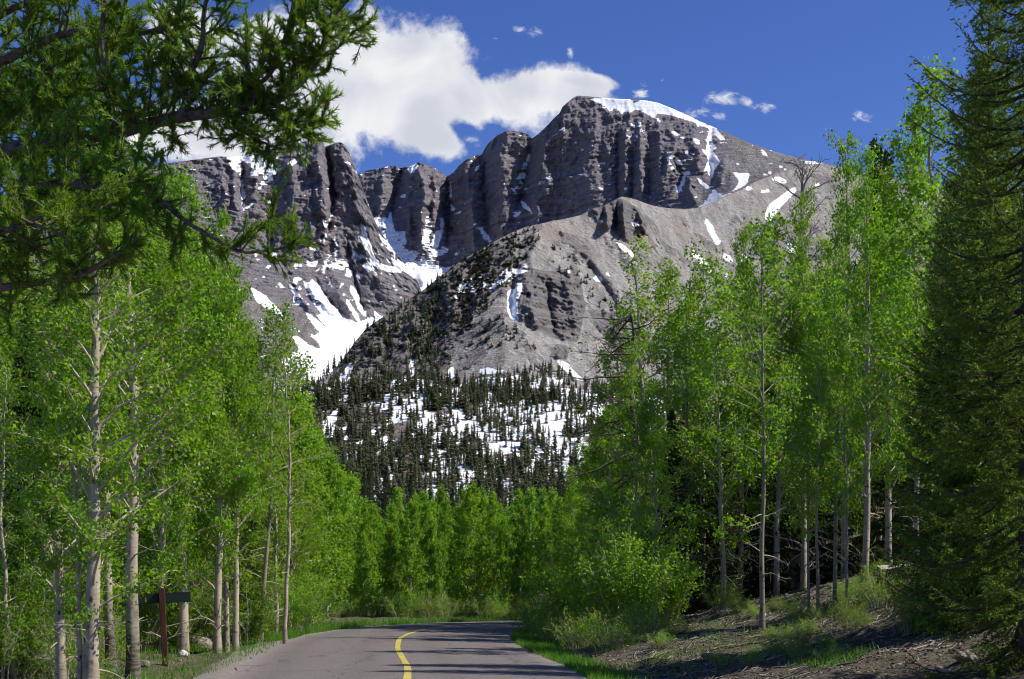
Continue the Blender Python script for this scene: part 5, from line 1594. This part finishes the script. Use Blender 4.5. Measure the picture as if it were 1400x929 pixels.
# ------------------------------------------------------------------ grass along the verges
def build_grass():
    rng = np.random.default_rng(801)
    P, L = [], []
    def scatter(n, fx, lo, hi):
        x, y = fx(n)
        z = ground_z(x, y)
        d = road_d(x, y)
        nz = fbm(x * .9, y * .9, octv=3, seed=33)
        keep = (np.abs(d) > HALF - 0.12) & (rng.random(n) < 0.35 + 1.3 * nz + 0.35 * (np.abs(d) < HALF + 0.9))
        x, y, z = x[keep], y[keep], np.maximum(z[keep], -0.04)
        P.append(np.stack([x, y, z - .01], 1)); L.append(rng.uniform(lo, hi, len(x)))
    def along(side, a, b, i0, i1):
        def f(n):
            i = rng.integers(i0, i1, n)
            l = side * (HALF + a + (b - a) * rng.random(n) ** 1.6)
            c = ROADC[i] + ROADT[i] * rng.uniform(-.2, .2, (n, 1)) + ROADN[i] * l[:, None]
            return c[:, 0], c[:, 1]
        return f
    s0 = int(np.argmin(np.abs(ROADC[:, 1] - 20))); s1 = int(np.argmin(np.hypot(ROADC[:, 0] - 3, ROADC[:, 1] - 50.5))); s2 = int(np.argmin(np.hypot(ROADC[:, 0] - 18, ROADC[:, 1] - 56)))
    scatter(15000, along(1, -0.1, 0.65, s0, s1), .07, .20)
    scatter(9000, along(1, 0.3, 2.2, s0, s1), .06, .18)
    scatter(5000, along(-1, 0.9, 3.2, s0, s1 - 20), .05, .15)
    sm = int(np.argmin(np.abs(ROADC[:, 1] - 36)))
    scatter(26000, along(-1, -0.05, 3.2, sm, s2), .12, .34)
    # patches of grass on the bank
    for cx, cy, r, n in ((1135, 905, .45, 1200), (1050, 895, .6, 500), (1150, 855, 1.0, 900), (1190, 820, 1.1, 900), (1085, 870, .7, 500), (985, 880, 1.0, 500), (940, 865, 1.2, 900), (1000, 850, 1.3, 500), (1220, 790, 1.0, 600), (890, 900, 1.0, 900), (1120, 830, 0.9, 500)):
        x0, y0 = ground_hit(cx, cy)
        scatter(n, lambda m: (x0 + rng.normal(size=m) * r * .6, y0 + rng.normal(size=m) * r * 1.1), .06, .20)
    # floor of the wood on the left
    scatter(16000, lambda m: (rng.uniform(-15, -5.2, m), rng.uniform(22, 46, m)), .06, .22)
    P, L = np.concatenate(P), np.concatenate(L)
    g = Geo()
    D = np.stack([rng.normal(size=len(P)) * .4, rng.normal(size=len(P)) * .4, np.ones(len(P))], 1)
    g.blades(P, D, L, rng.uniform(.010, .020, len(P)), rng)
    tag(link('grass', g.mesh('grass', M['grass'])), 'green grass along the road verges and in patches on the bank', 'grass', kind='stuff')


build_grass()


# ------------------------------------------------------------------ sign, rocks, stump, logs, litter
def plain_mat(name, a, b, sc=(6, 6, 6), rough=0.8, bump=0.3):
    m, q = new_mat(name)
    tc = q.n('ShaderNodeTexCoord').outputs['Object']
    n = q.noise(q.scaled(tc, sc), 1.0, 5, 0.65)
    col = q.mix(q.ramp(n, 0.3, 0.7), a, b)
    bmp = q.n('ShaderNodeBump', {'Height': n, 'Strength': bump, 'Distance': 0.02})
    p = q.n('ShaderNodeBsdfPrincipled', {'Base Color': col, 'Roughness': rough, 'Specular IOR Level': 0.25, 'Normal': bmp.outputs[0]})
    q.n('ShaderNodeOutputMaterial', {0: p.outputs[0]})
    return m


def bevel_box(name, size, mat, parent, loc, bev=0.008, rot=(0, 0, 0)):
    import bmesh
    bm = bmesh.new()
    bmesh.ops.create_cube(bm, size=1.0)
    bmesh.ops.scale(bm, vec=size, verts=bm.verts)
    bmesh.ops.bevel(bm, geom=bm.edges[:], offset=bev, segments=2, affect='EDGES')
    me = bpy.data.meshes.new(name)
    bm.to_mesh(me); bm.free()
    me.materials.append(mat)
    o = link(name, me, parent)
    o.location = loc
    o.rotation_euler = rot
    return o


sx_, sy_ = ground_hit(226, 911)
sg = gz(sx_, sy_)
sign = empty('trail_sign', (sx_, sy_, sg - .02), 0.0)
sign.rotation_euler = (0, R(-2.6), R(8))
tag(sign, 'dark green wooden signboard on a reddish-brown post at the left verge', 'sign')
hs = height_to(803, sy_, sg)
post_m = plain_mat('reddish_brown_post', (0.065, 0.026, 0.016), (0.13, 0.052, 0.032), (14, 14, 2.5))
board_m = plain_mat('dark_green_board', (0.016, 0.030, 0.024), (0.030, 0.048, 0.038), (2, 8, 10), 0.55, 0.15)
bevel_box('post', (0.115, 0.105, hs + 0.3), post_m, sign, (0, 0, hs / 2 - .15), 0.012)
bw = 78 / F * sy_
bd = bevel_box('board', (bw, 0.045, 0.205), board_m, sign, (-0.02, 0.078, hs - 0.20), 0.008)


def rock_mesh(name, seed, size, mat, sub=4):
    import bmesh
    bm = bmesh.new()
    bmesh.ops.create_icosphere(bm, subdivisions=sub, radius=1.0)
    co = np.array([v.co[:] for v in bm.verts])
    rng = np.random.default_rng(seed)
    for _ in range(9):                           # flat broken faces
        nrm_ = nrm(rng.normal(size=3)); off = rng.uniform(0.62, 0.92)
        dd = co @ nrm_ - off
        co -= np.clip(dd, 0, None)[:, None] * nrm_ * 0.95
    co *= (1 + 0.16 * fbm(co[:, 0] * 1.6 + seed, co[:, 1] * 1.6, co[:, 2] * 1.6, octv=4, seed=seed) + 0.06 * fbm(co[:, 0] * 6, co[:, 1] * 7, co[:, 2] * 7, octv=3, seed=seed + 1))[:, None]
    co *= np.array(size)
    for v, c in zip(bm.verts, co):
        v.co = c
    me = bpy.data.meshes.new(name)
    bm.to_mesh(me); bm.free()
    me.materials.append(mat)
    return me


rk = plain_mat('weathered_boulder', (0.10, 0.078, 0.065), (0.34, 0.285, 0.24), (9, 9, 12), 0.9, 0.8)
rkw = plain_mat('pale_quartz_rock', (0.34, 0.32, 0.30), (0.62, 0.60, 0.57), (8, 8, 8), 0.85, 0.6)
for nm, px, py, w, d, h, m, seed, rz, lab in (
    ('boulder', 270, 894, .36, .28, .26, rk, 1, .3, 'large grey-brown boulder at the foot of the aspens beside the sign'),
    ('rock', 250, 899, .12, .11, .11, rkw, 2, .9, 'small white rock leaning against the large boulder'),
    ('rock', 195, 912, .17, .13, .09, rk, 3, 2., 'flat grey rock among leaves between the trunk and the sign post'),
    ('rock', 309, 886, .20, .14, .05, rk, 4, .2, 'low flat rock at the foot of the three straight aspens'),
    ('rock', 286, 890, .10, .08, .06, rkw, 5, 1.2, 'pebble-sized pale rock at the right side of the boulder'),
    ('rock', 244, 906, .07, .06, .05, rk, 6, 1.2, 'small grey stone in front of the white rock'),
    ('rock', 1043, 846, .10, .09, .07, rkw, 7, 1.2, 'pale stone uphill of the lone trunk on the bank'),
    ('rock', 968, 905, .14, .10, .07, rk, 8, 0.2, 'grey stone low on the bank close to the road'),
    ('rock', 1322, 905, .16, .12, .08, rk, 9, 0.2, 'grey stone in the shade under the huge spruce'),
):
    x, y = ground_hit(px, py)
    o = link(nm, rock_mesh(nm, seed, (w, d, h), m))
    o.location = (x, y + d * .4, gz(x, y + d * .4) + h * .45)
    o.rotation_euler = (0, 0, rz)
    tag(o, lab, nm, 'rocks on the ground')

# stump cut with a flat pale top
x, y = ground_hit(1226, 800)
g = gz(x, y)
stump = empty('tree_stump', (x, y, g - .03)); stump.rotation_euler = (R(6), R(-3), 0)
tag(stump, 'broad old stump with a pale flat cut top half hidden by spruce boughs', 'stump')
k = 28
ang = np.arange(k) * 2 * math.pi / k
hst = height_to(773, y, g); rst = 25 / F * y
hz_ = np.array([-.2, 0.02, .12, hst * .6, hst])
rz_ = np.array([1.35, 1.2, 1.03, .96, .98]) * rst
V = np.zeros((5, k, 3))
for a in range(5):
    w = rz_[a] * (1 + 0.06 * np.sin(ang * 5 + 1) + 0.05 * np.sin(ang * 9) + 0.03 * np.sin(ang * 2))
    V[a, :, 0], V[a, :, 1], V[a, :, 2] = w * np.cos(ang), w * np.sin(ang), hz_[a]
V[4, :, 2] += 0.03 * np.sin(ang * 3) + 0.015 * np.sin(ang * 7)
i = np.arange(4)[:, None] * k; j = np.arange(k)[None]
q4 = np.stack([i + j, i + (j + 1) % k, i + k + (j + 1) % k, i + k + j], -1).reshape(-1, 4)
link('bark', mesh('bark', V.reshape(-1, 3), [q4], M['conifer_bark'], True), stump)
tv = np.concatenate([V[4], V[4] * np.array([.5, .5, 1]), [[0, 0, hst + .01]]])
t3 = np.array([[k + a, k + (a + 1) % k, 2 * k] for a in range(k)])
t4 = np.array([[a, (a + 1) % k, k + (a + 1) % k, k + a] for a in range(k)])
link('cut_top', mesh('cut_top', tv, [t4, t3], plain_mat('grey_cut_wood', (0.26, 0.235, 0.21), (0.52, 0.48, 0.43), (30, 6, 6), .9, .5)), stump)


def log(px0, py0, px1, py1, r, lab, seed, mat='log', sag=0.02, lift=0.5, br=4):
    rng = np.random.default_rng(seed)
    x0, y0 = ground_hit(px0, py0); x1, y1 = ground_hit(px1, py1)
    n = 12
    s = np.linspace(0, 1, n)
    xs = x0 + (x1 - x0) * s + rng.normal(size=n) * 0.02; ys = y0 + (y1 - y0) * s + rng.normal(size=n) * 0.03
    zs = ground_z(xs, ys)
    zs = np.convolve(np.pad(zs, 2, mode='edge'), np.ones(5) / 5, 'valid') + r * lift
    pts = np.stack([xs - x0, ys - y0, zs - zs[0]], 1)
    g_ = Geo()
    g_.tube(pts, np.linspace(r, r * .45, n), 8, wob=.12)
    ax = nrm(pts[-1] - pts[0])
    for _ in range(br):
        f = rng.integers(2, n - 1)
        d = nrm(ax * .6 + rng.normal(size=3) * .5 + np.array([0, 0, .35]))
        l = rng.uniform(.2, .6)
        g_.tube(np.array([pts[f], pts[f] + d * l * .5 + rng.normal(size=3) * .03, pts[f] + d * l]), [r * .3 + .004, r * .2 + .003, .003], 4, cap=False)
    o = link('fallen_log', g_.mesh('fallen_log', M[mat], True))
    o.location = (x0, y0, zs[0])
    tag(o, lab, 'fallen log', 'fallen wood on the bank')


log(1040, 798, 1112, 779, .10, 'longest pale fallen log across the upper bank behind the lone trunk', 1)
log(958, 870, 1018, 861, .045, 'thin pale fallen branch low on the bank left of the lone trunk', 2, br=2)
log(1062, 812, 1128, 800, .06, 'fallen log lying through the thin aspen cluster', 3)
log(930, 822, 1000, 808, .06, 'fallen log left of the lone trunk on the upper bank', 4)
log(1180, 776, 1215, 762, .09, 'pale broken log between the white-barked aspen and the stump', 5, 'dead_wood')
log(1010, 775, 1060, 765, .07, 'grey log far up the bank under the dark firs', 6, 'dead_wood')
log(890, 860, 940, 852, .05, 'dark branch lying by the twiggy shrubs', 7, 'dead_wood')
log(1140, 868, 1215, 846, .035, 'thin stick lying across the bank in front of the cluster', 8, br=3)
log(1280, 915, 1345, 922, .03, 'pale stick in the shade under the huge spruce', 9, br=2)
log(1085, 790, 1165, 772, .05, 'thin long log uphill of the aspen cluster', 10, 'dead_wood')


twm, q = new_mat('dead_twig')
rnd_ = q.n('ShaderNodeNewGeometry').outputs['Random Per Island']
tw_ = q.n('ShaderNodeBsdfPrincipled', {'Base Color': q.mix(q.math('POWER', rnd_, 2.0), (0.05, 0.04, 0.032), (0.40, 0.34, 0.27)), 'Roughness': 0.9})
q.n('ShaderNodeOutputMaterial', {0: tw_.outputs[0]})


def litter():
    rng = np.random.default_rng(901)
    g_ = Geo()
    n = 5200
    for _ in range(n):
        px, py = rng.uniform(860, 1380), 0
        y = rng.uniform(20, 46)
        x = px2x(px, y)
        if road_d([x], [y])[0] < HALF + 0.6:
            continue
        a = rng.normal() * 0.7 + 0.4
        l = rng.uniform(.08, .5) * rng.uniform(.5, 1)
        p0 = np.array([x, y, 0]); p1 = p0 + np.array([math.cos(a) * l, math.sin(a) * l, 0])
        zz = ground_z(np.array([p0[0], p1[0]]), np.array([p0[1], p1[1]]))
        p0[2], p1[2] = zz[0] + .012, zz[1] + .012 + rng.random() * .05
        r = rng.uniform(.004, .014)
        g_.tube(np.array([p0, (p0 + p1) / 2 + rng.normal(size=3) * .015, p1]), [r, r * .9, r * .5], 4, cap=False)
    tag(link('twig_litter', g_.mesh('twig_litter', twm)), 'dead twigs and sticks littering the dirt bank', 'litter', kind='stuff')


litter()


def leaf_litter():
    rng = np.random.default_rng(911)
    n = 26000
    y = rng.uniform(19, 46, n)
    x = (rng.uniform(800, 1400, n) - 700) / F * y
    d = road_d(x, y)
    k = (d > HALF + 0.35) & (rng.random(n) < 0.55 + fbm(x * .8, y * .8, octv=3, seed=55))
    x, y = x[k], y[k]
    g_ = Geo()
    g_.leaves(np.stack([x, y, ground_z(x, y) + .012], 1), rng.uniform(.025, .085, len(x)), rng, up=1.6, asp=0.6)
    m, q = new_mat('dry_leaf_litter')
    r = q.n('ShaderNodeNewGeometry').outputs['Random Per Island']
    p = q.n('ShaderNodeBsdfPrincipled', {'Base Color': q.mix(r, (0.06, 0.045, 0.03), (0.28, 0.235, 0.155)), 'Roughness': 0.9})
    q.n('ShaderNodeOutputMaterial', {0: p.outputs[0]})
    tag(link('leaf_litter', g_.mesh('leaf_litter', m)), 'dry fallen leaves and bark flakes on the dirt bank', 'litter', kind='stuff')


leaf_litter()

# low leafy plants dotted over the bank and stones among them
rr = random.Random(61)
for j in range(46):
    px = rr.uniform(880, 1300); y = rr.uniform(21.5, 40)
    x = px2x(px, y)
    if road_d([x], [y])[0] < HALF + 1.0:
        continue
    if j % 3:
        s = rr.uniform(.10, .24)
        tag(spawn(bushes[1], 'shrub', (x, y, gz(x, y) - .02), rr.uniform(0, 6), (s * 1.3, s * 1.3, s)), 'ankle-high leafy plant dotted over the dirt bank', 'plant', 'low plants on the bank')
    else:
        w = rr.uniform(.05, .13)
        o = link('rock', rock_mesh('rock', 40 + j, (w, w * .8, w * .6), rk, 3))
        o.location = (x, y, gz(x, y) + w * .25); o.rotation_euler = (0, 0, rr.uniform(0, 6))
        tag(o, 'fist-sized stone half buried in the dirt bank', 'rock', 'small stones on the bank')
